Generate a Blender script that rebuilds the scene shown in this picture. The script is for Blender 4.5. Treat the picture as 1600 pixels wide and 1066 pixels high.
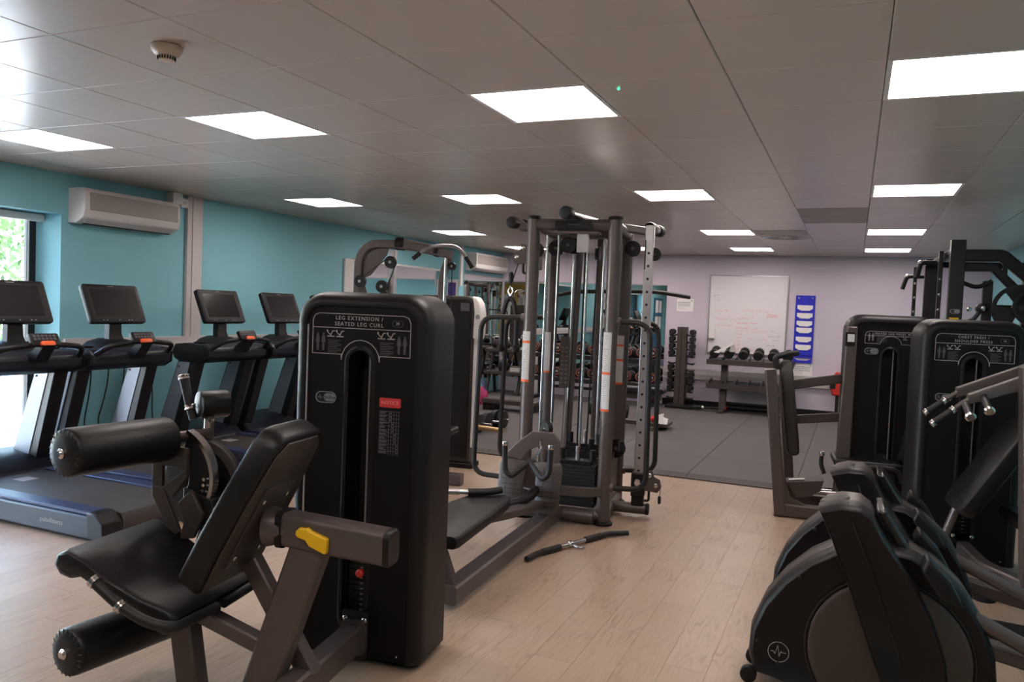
import bpy, bmesh, math, random
from mathutils import Vector as V, Matrix as Mx
random.seed(7)
PI=math.pi; R=math.radians
S=bpy.context.scene; C=S.collection
for o in list(bpy.data.objects): bpy.data.objects.remove(o,do_unlink=True)

# ------------------------------------------------------------ camera, sky, sun, exposure
CAM=V((0,0,1.57)); YAW,PITCH,ROLL=R(23.52),R(-2.42),R(2.29); FPX=1226.0
cd=bpy.data.cameras.new('camera'); cam=bpy.data.objects.new('camera',cd); C.objects.link(cam)
cd.sensor_width=36; cd.lens=FPX/1600*36; cd.clip_start=.05; cd.clip_end=200
Fw=V((-math.sin(YAW),math.cos(YAW),0)); Rt=V((math.cos(YAW),math.sin(YAW),0)); Up=V((0,0,1))
Fw,Up=math.cos(PITCH)*Fw+math.sin(PITCH)*Up, math.cos(PITCH)*Up-math.sin(PITCH)*Fw
Rt,Up=math.cos(ROLL)*Rt+math.sin(ROLL)*Up, math.cos(ROLL)*Up-math.sin(ROLL)*Rt
cam.matrix_world=Mx(((Rt.x,Up.x,-Fw.x,CAM.x),(Rt.y,Up.y,-Fw.y,CAM.y),(Rt.z,Up.z,-Fw.z,CAM.z),(0,0,0,1)))
S.camera=cam
S.view_settings.view_transform='Standard'; S.view_settings.look='None'; S.view_settings.gamma=1
S.view_settings.use_curve_mapping=False; S.view_settings.exposure=0.62
LAMP=12.5                                      # radiance of the ceiling panels
w=bpy.data.worlds.new('sky'); S.world=w; w.use_nodes=True
nt=w.node_tree; bg=nt.nodes['Background']
sk=nt.nodes.new('ShaderNodeTexSky'); sk.sky_type='NISHITA'; sk.sun_disc=False; sk.sun_elevation=R(50); sk.sun_rotation=R(100)
nt.links.new(sk.outputs[0],bg.inputs[0]); bg.inputs[1].default_value=4.5
sd=bpy.data.lights.new('sun','SUN'); sd.energy=8; sd.angle=R(.6); sd.color=(1,.95,.86)
so=bpy.data.objects.new('sun',sd); C.objects.link(so)
so.rotation_euler=V((-.55,.25,-.8)).to_track_quat('-Z','Y').to_euler()

# ------------------------------------------------------------ materials
def lin(c): return tuple(((x/255)/12.92 if x/255<=.04045 else ((x/255+.055)/1.055)**2.4) for x in c)+(1,)
def mat(name,c,rough=.5,metal=0,var=.12,scale=8,bump=0,bscale=60,spec=.5,coat=0,stretch=None):
    m=bpy.data.materials.new(name); m.use_nodes=True; n=m.node_tree; b=n.nodes['Principled BSDF']
    b.inputs['Roughness'].default_value=rough; b.inputs['Metallic'].default_value=metal
    b.inputs['Specular IOR Level'].default_value=spec; b.inputs['Coat Weight'].default_value=coat
    tc=n.nodes.new('ShaderNodeTexCoord'); src=tc.outputs['Object']
    if stretch:
        mp=n.nodes.new('ShaderNodeMapping'); mp.inputs['Scale'].default_value=stretch; n.links.new(src,mp.inputs[0]); src=mp.outputs[0]
    nz=n.nodes.new('ShaderNodeTexNoise'); nz.inputs['Scale'].default_value=scale; nz.inputs['Detail'].default_value=4
    n.links.new(src,nz.inputs['Vector'])
    mr=n.nodes.new('ShaderNodeMixRGB'); mr.blend_type='MIX'
    l=lin(c); mr.inputs[1].default_value=tuple(x*(1-var) for x in l[:3])+(1,); mr.inputs[2].default_value=tuple(min(1,x*(1+var)) for x in l[:3])+(1,)
    n.links.new(nz.outputs[0],mr.inputs[0]); n.links.new(mr.outputs[0],b.inputs['Base Color'])
    if bump:
        nb=n.nodes.new('ShaderNodeTexNoise'); nb.inputs['Scale'].default_value=bscale; nb.inputs['Detail'].default_value=3
        n.links.new(src,nb.inputs['Vector'])
        bp=n.nodes.new('ShaderNodeBump'); bp.inputs['Strength'].default_value=bump; bp.inputs['Distance'].default_value=.01
        n.links.new(nb.outputs[0],bp.inputs['Height']); n.links.new(bp.outputs[0],b.inputs['Normal'])
    return m
def emis(name,c,s):
    m=bpy.data.materials.new(name); m.use_nodes=True; n=m.node_tree; n.nodes.clear()
    e=n.nodes.new('ShaderNodeEmission'); e.inputs[0].default_value=lin(c); e.inputs[1].default_value=s
    o=n.nodes.new('ShaderNodeOutputMaterial'); n.links.new(e.outputs[0],o.inputs[0]); return m
teal=mat('teal_paint',(136,196,208),.6,var=.04,scale=3,bump=.05,bscale=300)
lilac=mat('lilac_paint',(206,194,208),.6,var=.04,scale=3,bump=.05,bscale=300)
white=mat('white_plastic',(226,220,218),.4,var=.03)
offwhite=mat('trunking_plastic',(205,196,196),.4,var=.03)
paper=mat('paper',(240,234,234),.8,var=.03)
tilem=mat('ceiling_tile_paint',(212,195,184),.24,var=.03,scale=2,bump=.03,bscale=700,spec=.55)
stain=mat('stained_tile_paint',(170,158,140),.4,var=.3,scale=3)
gridm=mat('ceiling_grid',(150,140,136),.5)
wallpaint=mat('yellow_timber',(226,178,96),.5,var=.2,scale=5,stretch=(12,12,.6))
rubber=mat('rubber_tile',(92,86,86),.75,var=.18,scale=240,bump=.25,bscale=300)
rubberedge=mat('rubber_ramp',(78,70,70),.7,var=.1,scale=60,bump=.1)
blackp=mat('black_plastic',(22,19,21),.46,var=.12,scale=5,bump=.05,bscale=500,spec=.32)
panelp=mat('panel_plastic',(19,16,18),.55,var=.1,scale=5,bump=.06,bscale=700,spec=.22)
dark=mat('dark_cavity',(12,11,12),.6)
framep=mat('bronze_grey_frame',(94,83,81),.38,.35,var=.06,scale=20)
frame2=mat('brown_grey_plate',(70,61,57),.45,.2,var=.06,scale=20)
blackf=mat('black_frame',(28,25,27),.4,.1,var=.1)
vinyl=mat('black_vinyl',(18,16,17),.42,var=.15,scale=6,bump=.12,bscale=220,spec=.38)
texv=mat('textured_vinyl',(44,42,42),.6,var=.35,scale=130,bump=.5,bscale=130)
grip=mat('black_grip',(24,22,23),.55,bump=.1,bscale=200)
chrome=mat('chrome',(212,208,206),.2,1,var=.01)
silver=mat('silver_metal',(176,172,174),.34,.8,var=.05,scale=30,stretch=(1,1,.1))
satin=mat('silver_side_plate',(140,142,154),.4,.35,var=.04)
gold=mat('brass_bar',(214,176,128),.3,.9,var=.08)
steel=mat('cast_iron',(30,29,30),.5,.2,var=.2,scale=20,bump=.1)
yellow=mat('yellow_lever',(238,186,18),.4,var=.04)
orange=mat('orange_plastic',(226,92,40),.45,var=.05)
red=mat('red_plastic',(205,48,40),.45,var=.08)
redlab=mat('red_label',(214,58,62),.5,var=.03)
grey=mat('grey_print',(150,144,146),.6,var=.04)
dimgrey=mat('dim_print',(82,78,84),.6,var=.05)
lineg=mat('outline_print',(186,178,178),.5,var=.04)
screen=mat('screen_glass',(30,29,31),.22,var=.2,scale=3,spec=.6)
belt=mat('running_belt',(58,53,51),.55,var=.12,scale=90,bump=.1,bscale=300)
bluebody=mat('treadmill_body',(30,30,42),.42,.1,var=.08)
rail=mat('treadmill_rail_sheen',(54,60,92),.4,.25,var=.08)  # blue sheen of the window light is put into the rail colour
bluep=mat('blue_fabric',(40,44,196),.6,var=.1,scale=20)
ink=mat('red_marker',(232,150,158),.7); inkb=mat('blue_marker',(168,166,196),.7)
boardm=mat('whiteboard',(232,226,230),.25,var=.02)
purple=mat('poster_print',(84,72,140),.5,var=.7,scale=14)
turq=mat('turquoise_plastic',(70,150,160),.5)
leafm=mat('leaves',(56,84,30),.6,var=.6,scale=3); bark=mat('bark',(150,130,110),.8,bump=.3)
ground=mat('pale_paving',(210,205,190),.8,var=.1,scale=2)
doorb=mat('blue_door',(52,96,128),.5)
# mirror and window glass
mirr=bpy.data.materials.new('mirror_silver'); mirr.use_nodes=True
b=mirr.node_tree.nodes['Principled BSDF']; b.inputs['Metallic'].default_value=1; b.inputs['Roughness'].default_value=.0; b.inputs['Base Color'].default_value=(.84,.87,.87,1)
glass=bpy.data.materials.new('window_glass'); glass.use_nodes=True; n=glass.node_tree; n.nodes.clear()
tr=n.nodes.new('ShaderNodeBsdfTransparent'); gl=n.nodes.new('ShaderNodeBsdfGlossy'); gl.inputs['Roughness'].default_value=.02
fr=n.nodes.new('ShaderNodeFresnel'); fr.inputs[0].default_value=1.45; mx=n.nodes.new('ShaderNodeMixShader'); ou=n.nodes.new('ShaderNodeOutputMaterial')
n.links.new(fr.outputs[0],mx.inputs[0]); n.links.new(tr.outputs[0],mx.inputs[1]); n.links.new(gl.outputs[0],mx.inputs[2]); n.links.new(mx.outputs[0],ou.inputs[0])
lamp=emis('lamp_diffuser',(255,243,236),LAMP)
# oak plank: colour differs per plank, grain drawn along the plank
def woodmat():
    m=bpy.data.materials.new('oak_plank'); m.use_nodes=True; n=m.node_tree; b=n.nodes['Principled BSDF']; L=n.links.new
    tc=n.nodes.new('ShaderNodeTexCoord'); oi=n.nodes.new('ShaderNodeObjectInfo')
    ad=n.nodes.new('ShaderNodeVectorMath'); ad.operation='MULTIPLY_ADD'
    L(oi.outputs['Random'],ad.inputs[0]); ad.inputs[1].default_value=(37,91,0); L(tc.outputs['Object'],ad.inputs[2])
    mp=n.nodes.new('ShaderNodeMapping'); mp.inputs['Scale'].default_value=(6,.75,1); L(ad.outputs[0],mp.inputs[0])
    nz=n.nodes.new('ShaderNodeTexNoise'); nz.inputs['Scale'].default_value=1.6; nz.inputs['Detail'].default_value=2; nz.inputs['Distortion'].default_value=.35; L(mp.outputs[0],nz.inputs['Vector'])
    mu=n.nodes.new('ShaderNodeMath'); mu.operation='MULTIPLY'; mu.inputs[1].default_value=70; L(nz.outputs[0],mu.inputs[0])
    sn=n.nodes.new('ShaderNodeMath'); sn.operation='SINE'; L(mu.outputs[0],sn.inputs[0])
    pw=n.nodes.new('ShaderNodeMapRange'); pw.inputs[1].default_value=.1; pw.inputs[2].default_value=1; L(sn.outputs[0],pw.inputs[0])
    mp2=n.nodes.new('ShaderNodeMapping'); mp2.inputs['Scale'].default_value=(90,5,1); L(ad.outputs[0],mp2.inputs[0])
    n2=n.nodes.new('ShaderNodeTexNoise'); n2.inputs['Scale'].default_value=1; n2.inputs['Detail'].default_value=4; L(mp2.outputs[0],n2.inputs['Vector'])
    n3=n.nodes.new('ShaderNodeTexNoise'); n3.inputs['Scale'].default_value=2.2; L(ad.outputs[0],n3.inputs['Vector'])
    base=n.nodes.new('ShaderNodeMixRGB'); base.inputs[1].default_value=lin((184,158,138)); base.inputs[2].default_value=lin((176,150,129)); L(oi.outputs['Random'],base.inputs[0])
    a=n.nodes.new('ShaderNodeMixRGB'); a.inputs[2].default_value=lin((138,112,92)); L(base.outputs[0],a.inputs[1])
    f=n.nodes.new('ShaderNodeMath'); f.operation='MULTIPLY'; L(pw.outputs[0],f.inputs[0]); 
    th=n.nodes.new('ShaderNodeMapRange'); th.inputs[1].default_value=.45; th.inputs[2].default_value=.65; th.inputs[4].default_value=.48; L(n3.outputs[0],th.inputs[0]); L(th.outputs[0],f.inputs[1]); L(f.outputs[0],a.inputs[0])
    c=n.nodes.new('ShaderNodeMixRGB'); c.blend_type='MULTIPLY'; c.inputs[0].default_value=.25; L(a.outputs[0],c.inputs[1]); L(n2.outputs[0],c.inputs[2])
    L(c.outputs[0],b.inputs['Base Color']); b.inputs['Roughness'].default_value=.36; b.inputs['Specular IOR Level'].default_value=.4
    return m
wood=woodmat()

# ------------------------------------------------------------ mesh helpers
class G:
    def __init__(s): s.v=[]; s.f=[]
    def add(s,vs,fs):
        k=len(s.v); s.v+= [tuple(p) for p in vs]; s.f+=[tuple(i+k for i in f) for f in fs]; return s
    def box(s,x0,x1,y0,y1,z0,z1):
        return s.add([(x0,y0,z0),(x1,y0,z0),(x1,y1,z0),(x0,y1,z0),(x0,y0,z1),(x1,y0,z1),(x1,y1,z1),(x0,y1,z1)],
            [(3,2,1,0),(4,5,6,7),(0,1,5,4),(1,2,6,5),(2,3,7,6),(3,0,4,7)])
    def loft(s,rings,cap=True,closed=True):
        n=len(rings[0]); vs=[p for r in rings for p in r]; fs=[]
        for i in range(len(rings)-1):
            for j in range(n if closed else n-1):
                k=(j+1)%n; fs.append((i*n+j,i*n+k,(i+1)*n+k,(i+1)*n+j))
        if cap: fs.append(tuple(range(n-1,-1,-1))); fs.append(tuple((len(rings)-1)*n+j for j in range(n)))
        return s.add(vs,fs)
    def tube(s,pts,r,n=10,sq=None,up=None):
        pts=[V(p) for p in pts]; rings=[]; t0=(pts[1]-pts[0]).normalized()
        a=V(up) if up else (V((0,0,1)) if abs(t0.z)<.9 else V((1,0,0)))
        u=(a-t0*a.dot(t0)).normalized()
        for i,p in enumerate(pts):
            if i==0: t=t0
            elif i==len(pts)-1: t=(pts[i]-pts[i-1]).normalized()
            else: t=((pts[i]-pts[i-1]).normalized()+(pts[i+1]-pts[i]).normalized()).normalized()
            u=(u-t*u.dot(t)).normalized(); w=t.cross(u)
            rr=r[i] if isinstance(r,(list,tuple)) else r
            if sq:
                h,wd=sq; c=min(h,wd)*.22; q=[(h,wd-c),(h-c,wd),(-h+c,wd),(-h,wd-c),(-h,-wd+c),(-h+c,-wd),(h-c,-wd),(h,-wd+c)]
                rings.append([p+u*a_+w*b_ for a_,b_ in q])
            else: rings.append([p+(u*math.cos(2*PI*k/n)+w*math.sin(2*PI*k/n))*rr for k in range(n)])
        return s.loft(rings)
    def beam(s,p,q,wd,h,up=None): return s.tube([p,q],0,sq=(h/2,wd/2),up=up)
    def prism(s,poly,a0,a1,ax='y'):
        f={'y':lambda p,a:(p[0],a,p[1]),'x':lambda p,a:(a,p[0],p[1]),'z':lambda p,a:(p[0],p[1],a)}[ax]
        return s.loft([[f(p,a0) for p in poly],[f(p,a1) for p in poly]])
    def slab(s,poly,o,ex,ey,t0,t1,b=0):
        o,ex,ey=V(o),V(ex).normalized(),V(ey).normalized(); ez=ex.cross(ey)
        def ring(t,i):
            c=(sum(p[0] for p in poly)/len(poly),sum(p[1] for p in poly)/len(poly))
            return [o+ex*(p[0]-(p[0]-c[0])/max(1e-6,math.hypot(p[0]-c[0],p[1]-c[1]))*i)+ey*(p[1]-(p[1]-c[1])/max(1e-6,math.hypot(p[0]-c[0],p[1]-c[1]))*i)+ez*t for p in poly]
        if b: return s.loft([ring(t0,b),ring(t0+b*.3,b*.3),ring(t0+b,0),ring(t1-b,0),ring(t1-b*.3,b*.3),ring(t1,b)])
        return s.loft([ring(t0,0),ring(t1,0)])
    def lathe(s,prof,o,ax,n=20,cap=True):
        o,ax=V(o),V(ax).normalized(); a=V((0,0,1)) if abs(ax.z)<.9 else V((1,0,0)); u=(a-ax*a.dot(ax)).normalized(); w=ax.cross(u)
        return s.loft([[o+ax*h+(u*math.cos(2*PI*k/n)+w*math.sin(2*PI*k/n))*max(r,1e-4) for k in range(n)] for r,h in prof],cap=cap)
    def cyl(s,p,q,r,n=16,b=0):
        p,q=V(p),V(q); L=(q-p).length
        if b: return s.lathe([(r-b,0),(r-b*.3,b*.3),(r,b),(r,L-b),(r-b*.3,L-b*.3),(r-b,L)],p,q-p,n)
        return s.lathe([(r,0),(r,L)],p,q-p,n)
    def ball(s,o,r,n=12,sz=1): return s.lathe([(r*math.sin(PI*i/8),-r*sz*math.cos(PI*i/8)) for i in range(9)],o,(0,0,1),n)
def rr(x0,x1,z0,z1,r,n=4):
    rs=r if isinstance(r,(tuple,list)) else (r,)*4; out=[]
    for (cx,cz,a,q) in ((x0,z0,180,rs[0]),(x1,z0,270,rs[1]),(x1,z1,0,rs[2]),(x0,z1,90,rs[3])):
        px=cx+(q if cx==x0 else -q); pz=cz+(q if cz==z0 else -q)
        for i in range(n+1):
            t=R(a+90*i/n); out.append((px+q*math.cos(t),pz+q*math.sin(t)))
    return out
def fil(pts,r,n=5):
    pts=[V(p) for p in pts]; out=[pts[0]]
    for i in range(1,len(pts)-1):
        a,b,c=pts[i-1],pts[i],pts[i+1]; d1=(a-b); d2=(c-b); q=min(r,d1.length*.48,d2.length*.48)
        s0=b+d1.normalized()*q; s1=b+d2.normalized()*q
        for k in range(n+1):
            t=k/n; out.append((1-t)**2*s0+2*t*(1-t)*b+t*t*s1)
    return out+[pts[-1]]
def O(name,g,m,parent=None,bevel=0,sharp=38,kind=None):
    me=bpy.data.meshes.new(name); me.from_pydata(g.v,[],g.f)
    bm=bmesh.new(); bm.from_mesh(me); bmesh.ops.recalc_face_normals(bm,faces=bm.faces); bm.to_mesh(me); bm.free()
    me.shade_smooth(); me.set_sharp_from_angle(angle=R(sharp)); me.materials.append(m)
    o=bpy.data.objects.new(name,me); C.objects.link(o)
    if parent: o.parent=parent
    if bevel:
        md=o.modifiers.new('bevel','BEVEL'); md.width=bevel; md.segments=2; md.limit_method='ANGLE'; md.angle_limit=R(40)
    if kind: o['kind']=kind
    return o
def thing(name,label,cat,loc=(0,0,0),rot=0,group=None):
    o=bpy.data.objects.new(name,None); C.objects.link(o); o.empty_display_size=.1
    o.location=loc; o.rotation_euler=(0,0,R(rot)); o['label']=label; o['category']=cat
    if group: o['group']=group
    return o
def tag(o,label,cat,group=None):
    o['label']=label; o['category']=cat
    if group: o['group']=group
    return o
def struct(name,g,m,parent=None,**k):
    o=O(name,g,m,parent,**k)
    if not parent: o['kind']='structure'
    return o
def clone(src,parent,loc=None):
    c=src.copy(); C.objects.link(c); c.parent=parent
    if loc: c.location=loc
    return c
def dup(root,loc,rot,label,group=None,rx=None):
    r=root.copy(); C.objects.link(r); r.location=loc
    r.rotation_euler=(0,0,R(rot)) if rx is None else rx
    r['label']=label
    if group: r['group']=group
    for ch in list(root.children):
        c=ch.copy(); C.objects.link(c); c.parent=r
        for g in ch.children: d=g.copy(); C.objects.link(d); d.parent=c
    return r
def T(name,s,size,m,parent,loc,rot=(PI/2,0,0),align='CENTER',ext=.0006,sx=1,spacing=1.0):
    cu=bpy.data.curves.new(name,'FONT'); cu.body=s; cu.size=size; cu.align_x=align; cu.align_y='CENTER'; cu.extrude=ext; cu.resolution_u=2; cu.space_character=spacing
    t=bpy.data.objects.new(name+'_curve',cu); C.objects.link(t)
    me=bpy.data.meshes.new_from_object(t); bpy.data.objects.remove(t,do_unlink=True); bpy.data.curves.remove(cu)
    me.materials.clear(); me.materials.append(m); me.name=name
    o=bpy.data.objects.new(name,me); C.objects.link(o); o.parent=parent; o.location=loc; o.rotation_euler=rot; o.scale=(sx,1,1); return o
def strip(g,pts,wd,y0,y1):
    """flat printed line in the xz plane"""
    for p,q in zip(pts[:-1],pts[1:]):
        d=V((q[0]-p[0],q[1]-p[1])); 
        if d.length<1e-6: continue
        d.normalize(); nx,nz=-d.y*wd/2,d.x*wd/2
        g.prism([(p[0]+nx,p[1]+nz),(q[0]+nx,q[1]+nz),(q[0]-nx,q[1]-nz),(p[0]-nx,p[1]-nz)],y0,y1)
    return g
def bolt(parent,p,ax,r=.009,m=None):
    p=V(p); ax=V(ax).normalized()
    return O('bolt',G().lathe([(r,0),(r,.004),(r*.75,.007),(r*.3,.008)],p,ax,10),m or chrome,parent)
ORD=['first','second','third','fourth','fifth','sixth','seventh','eighth','ninth','tenth','eleventh','twelfth']

# ------------------------------------------------------------ room shell
XL,XR,YB,YF,ZC=-6.25,1.78,13.3,-3.6,2.567
X0,Y0=-1.74,3.322                      # corner of the ceiling grid cell that holds the middle near light
STEP=7.52; PZ=.04
fl=struct('floor',G().box(XL-.4,XR+.2,YF-.2,YB+.2,-.12,-.006),dark)
# oak planks, laid along the room
PW,PL=.185,1.22; pk=None; nplank=0
ncol=int((XR-XL)/PW)+1
for i in range(ncol):
    off=(i*.47)%PL
    x=XL+i*PW
    y=-PL+off+.35
    while y<STEP:
        y0=max(y,.0); y1=min(y+PL,STEP)
        vis=(y1>2.0 and y1-y0>.1) and (-.399*x+.917*y1)>1.6 and (x+PW)>-y1*1.6-.3 and x<y1*.25+.3 
        if vis and nplank<298:
            if abs((y1-y0)-PL)<1e-4:
                if pk is None: pk=O('plank',G().box(0,PW-.0012,0,PL-.0012,-.006,0),wood,fl); pk.location=(x,y0,0)
                else: clone(pk,fl,(x,y0,0))
            else:
                o=O('plank',G().box(0,PW-.0012,0,y1-y0-.0012,-.006,0),wood,fl); o.location=(x,y0,0)
            nplank+=1
        else:
            o=None
            if y1>y0: 
                if 'REST' not in globals(): REST=G()
                REST.box(x,x+PW-.0012,y0,y1-.0012,-.006,0)
        y+=PL
for i in range(ncol):
    x=XL+i*PW; REST.box(x,x+PW-.0012,YF,-.001,-.006,0)
O('far_planks',REST,wood,fl,kind='stuff')
# rubber floor of the free weight area
rf=struct('floor_rubber',G().box(XL-.4,XR+.1,STEP+.12,YB+.1,-.05,PZ-.012),dark)
RT=.98; rt=None
for j in range(6):
    for i in range(9):
        x=-6.3+i*RT+(.5 if j%2 else 0)*0; y=STEP+.1+j*RT
        x1=min(x+RT,XR)-x; y1=min(y+RT,YB)-y
        if x1<.05 or y1<.05: continue
        o=O('rubber_tile',G().box(0,x1-.005,0,y1-.005,PZ-.03,PZ),rubber,rf,bevel=.003); o.location=(x,y,0)
for i in range(9):
    x=-6.3+i*RT; x1=min(x+RT,XR)-x
    if x1>.05:
        o=O('edge_ramp',G().prism([(STEP,-.004),(STEP,.012),(STEP+.1,PZ),(STEP+.1,-.004)],0,x1-.004,'x'),rubberedge,rf); o.location=(x,0,0)
# walls
WY0,WY1,WZ=1.4,4.62,2.22                 # window recess in the left wall
XS,YS=-6.02,11.55                          # the left wall steps in beyond YS
g=G(); g.box(XL-.4,XL,YF,WY0,-.1,ZC+.1); g.box(XL-.4,XL,WY0,WY1,WZ,ZC+.1); g.box(XL-.4,XL,WY1,YS+.2,-.1,ZC+.1)
struct('wall_left',g,teal); struct('wall_left',G().box(XL,XS,YS,YB+.1,-.1,ZC+.1),teal)
struct('wall_right',G().box(XR,XR+.15,YF,YB+.1,-.1,ZC+.1),teal)
g=G(); g.box(XL-.4,-2.93,YB,YB+.2,-.1,ZC+.1); g.box(-2.93,XR+.15,YB-.06,YB+.2,-.1,ZC+.1); struct('wall_back',g,lilac)
struct('wall_front',G().box(XL-.4,.2,YF-.15,YF,-.1,ZC+.1),teal); struct('wall_front',G().box(.2,XR+.15,YF-.15,YF,-.1,ZC+.1),wallpaint)
# windows in the timber wall behind the viewer (seen only in the mirrors)
for k,(xa,xb) in enumerate(((.35,.95),(1.1,1.7))):
    wo=struct('window_%d'%(k+2),G().box(xa,xb,YF-.002,YF+.03,1.25,2.2),wallpaint)
    O('pane',G().box(xa+.07,xb-.07,YF+.025,YF+.036,1.32,2.13),paper,wo)
dr=struct('door_1',G().box(XL-.01,XL+.05,-.75,.35,0,2.1),doorb)
for y,z in ((-.6,1.6),(-.6,1.05),(-.1,1.6),(-.1,1.05)): O('pane',G().box(XL+.045,XL+.056,y,y+.36,z,z+.42),paper,dr)
# window of the left wall: tall dark frame with panes
wn=struct('window_1',G().box(XL-.36,XL-.30,WY0,WY1,0,.06),blackf)
for y in (WY0+.03,3.0,WY1-.04): O('mullion',G().box(XL-.37,XL-.30,y-.03,y+.03,.06,WZ-.05),blackf,wn,bevel=.004)
O('head_rail',G().box(XL-.37,XL-.30,WY0,WY1,WZ-.06,WZ),blackf,wn)
ys=[WY0+.06,2.97,3.03,WY1-.07]
for k in range(2): O('pane',G().box(XL-.338,XL-.33,ys[2*k],ys[2*k+1],.06,WZ-.06),glass,wn)
O('blind_roll',G().box(XL-.28,XL-.2,WY0,WY1,WZ-.07,WZ-.005),white,wn,bevel=.01)
# outside: paving, trees
tag(O('paved_ground',G().box(-30,XL-.42,-20,30,-.2,-.05),ground),'pale sunlit paving outside the tall window','ground')['kind']='structure'
def tree(loc,h,r,label,seed):
    rnd=random.Random(seed); t=thing('tree',label,'tree',loc,group='trees outside the window')
    O('trunk',G().tube([(0,0,-.05),(.1,.05,h*.4),(.05,.1,h*.8)],[.16,.12,.05],8),bark,t)
    g=G()
    for k in range(7): a=k*.9; g.tube([(.08,.05,h*.3+k*.2),(r*.6*math.cos(a),r*.6*math.sin(a),h*.5+k*.25)],[.04,.012],5)
    O('branch',g,bark,t)
    g=G()
    for k in range(3800):
        d=V((rnd.gauss(0,1),rnd.gauss(0,1),rnd.gauss(0,1))).normalized()*(rnd.random()**.4)
        c=V((d.x*r,d.y*r,h*.55+d.z*h*.5)); a=V((rnd.uniform(-1,1),rnd.uniform(-1,1),rnd.uniform(-1,1))).normalized()
        b2=a.orthogonal().normalized(); s=rnd.uniform(.06,.12)
        g.add([c-a*s,c+b2*s*.4,c+a*s,c-b2*s*.4],[(0,1,2,3)])
    O('foliage',g,leafm,t,kind='stuff')
tree((-11.2,5.4,0),4.6,1.5,'green leafy tree outside the left end of the window',1)
tree((-13.4,9.2,0),5.2,2.0,'tall leafy tree outside beside the window frame',2)
tree((-11.0,2.0,0),4.2,1.5,'leafy tree outside nearest the building corner',3)
# trunking, pilaster, skirting
g=G(); g.box(XL,XL+.035,5.97,6.17,.98,ZC); g.box(XL,XL+.045,6.03,6.11,.98,ZC); struct('trim_1',g,offwhite,bevel=.004)
g=G(); g.box(XL,XL+.05,WY1+.02,YS,1.02,1.15); g.box(XL,XL+.058,WY1+.02,YS,1.07,1.10); struct('trim_2',g,offwhite,bevel=.003)
g=G(); g.box(-2.93,XR,YB-.12,YB-.06,.5,.68); g.box(-2.93,XR,YB-.135,YB-.06,.57,.61); struct('trim_3',g,offwhite,bevel=.003)
struct('baseboard_back',G().box(-2.93,XR,YB-.08,YB-.06,PZ,.15),blackp)
struct('baseboard_left',G().box(XL,XL+.015,WY1,YS,0,.12),blackp)
struct('trim_4',G().box(XS-.002,XS+.03,YS-.012,YS+.06,1.9,ZC),white)
# ceiling: tiles in a 600 mm grid
ce=struct('ceiling',G().box(XL-.4,XR+.2,YF-.2,YB+.2,ZC+.03,ZC+.14),gridm)
LI=[(i,j) for j in (-5,0,5,10,14) for i in (-6,-3,0,3)]  # first row listed is out of view, added for the light it gives
ti=G(); ti.loft([[(x,y,z) for x,y in ((d,d),(.6-d,d),(.6-d,.6-d),(d,.6-d))] for d,z in ((.0012,ZC+.03),(.0012,ZC+.004),(.005,ZC))])
def inview(p):
    d=V(p)-CAM; z=d.dot(Fw)
    return z>.3 and abs(d.dot(Rt)/z*FPX)<830 and abs(d.dot(Up)/z*FPX)<570
tp=None; rest=G(); nt_=0
cells=[]
for j in range(-11,17):
    for i in range(-8,6):
        if (i,j) in LI: continue
        cells.append((V((X0+.6*i+.3,Y0+.6*j+.3,ZC))-CAM).length and (i,j))
cells.sort(key=lambda c:(V((X0+.6*c[0]+.3,Y0+.6*c[1]+.3,ZC))-CAM).length)
for (i,j) in cells:
    x,y=X0+.6*i,Y0+.6*j
    if x+.6>XR+.5 or x<XL-.55 or y>YB: continue
    if (i,j)==(1,11): continue
    vis=any(inview((x+a,y+b_,ZC)) for a in (0,.6) for b_ in (0,.6))
    cut=(x<XL or x+.6>XR or y+.6>YB)
    if vis and nt_<296:
        if cut:
            xa,xb,yb=max(x,XL),min(x+.6,XR),min(y+.6,YB)
            o=O('ceiling_tile',G().box(xa-x+.0012,xb-x-.0012,.0012,yb-y-.0012,ZC,ZC+.03),tilem,ce)
        elif tp is None: o=tp=O('ceiling_tile',ti,tilem,ce,sharp=20)
        else: o=clone(tp,ce)
        o.location=(x,y,0); nt_+=1
        if (i,j) in ((2,8),(2,7),(1,10)):
            o.data=o.data.copy(); o.data.materials.clear(); o.data.materials.append(stain)
    else: rest.box(max(x,XL)+.001,min(x+.6,XR)-.001,y+.001,min(y+.6,YB)-.001,ZC,ZC+.03)
O('outer_ceiling_tiles',rest,tilem,ce,kind='stuff')
# ceiling lights
NAMEC={-6:'far left',-3:'left of middle',0:'right of middle',3:'far right'}; NAMER={-10:'behind the viewer, last row',-5:'unseen row added for light',0:'nearest row',5:'second row',10:'third row',14:'last row by the back wall'}
for (i,j) in LI:
    t=thing('ceiling_light','square white ceiling light panel, %s column, %s'%(NAMEC[i],NAMER[j]),'light',(X0+.6*i+.3,Y0+.6*j+.3,ZC),group='ceiling light panels')
    g=G(); g.box(-.299,.299,-.299,-.278,-.001,.03); g.box(-.299,.299,.278,.299,-.001,.03); g.box(-.299,-.278,-.278,.278,-.001,.03); g.box(.278,.299,-.278,.278,-.001,.03)
    O('light_frame',g,white,t); O('diffuser',G().box(-.278,.278,-.278,.278,.003,.02),lamp,t)
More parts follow.
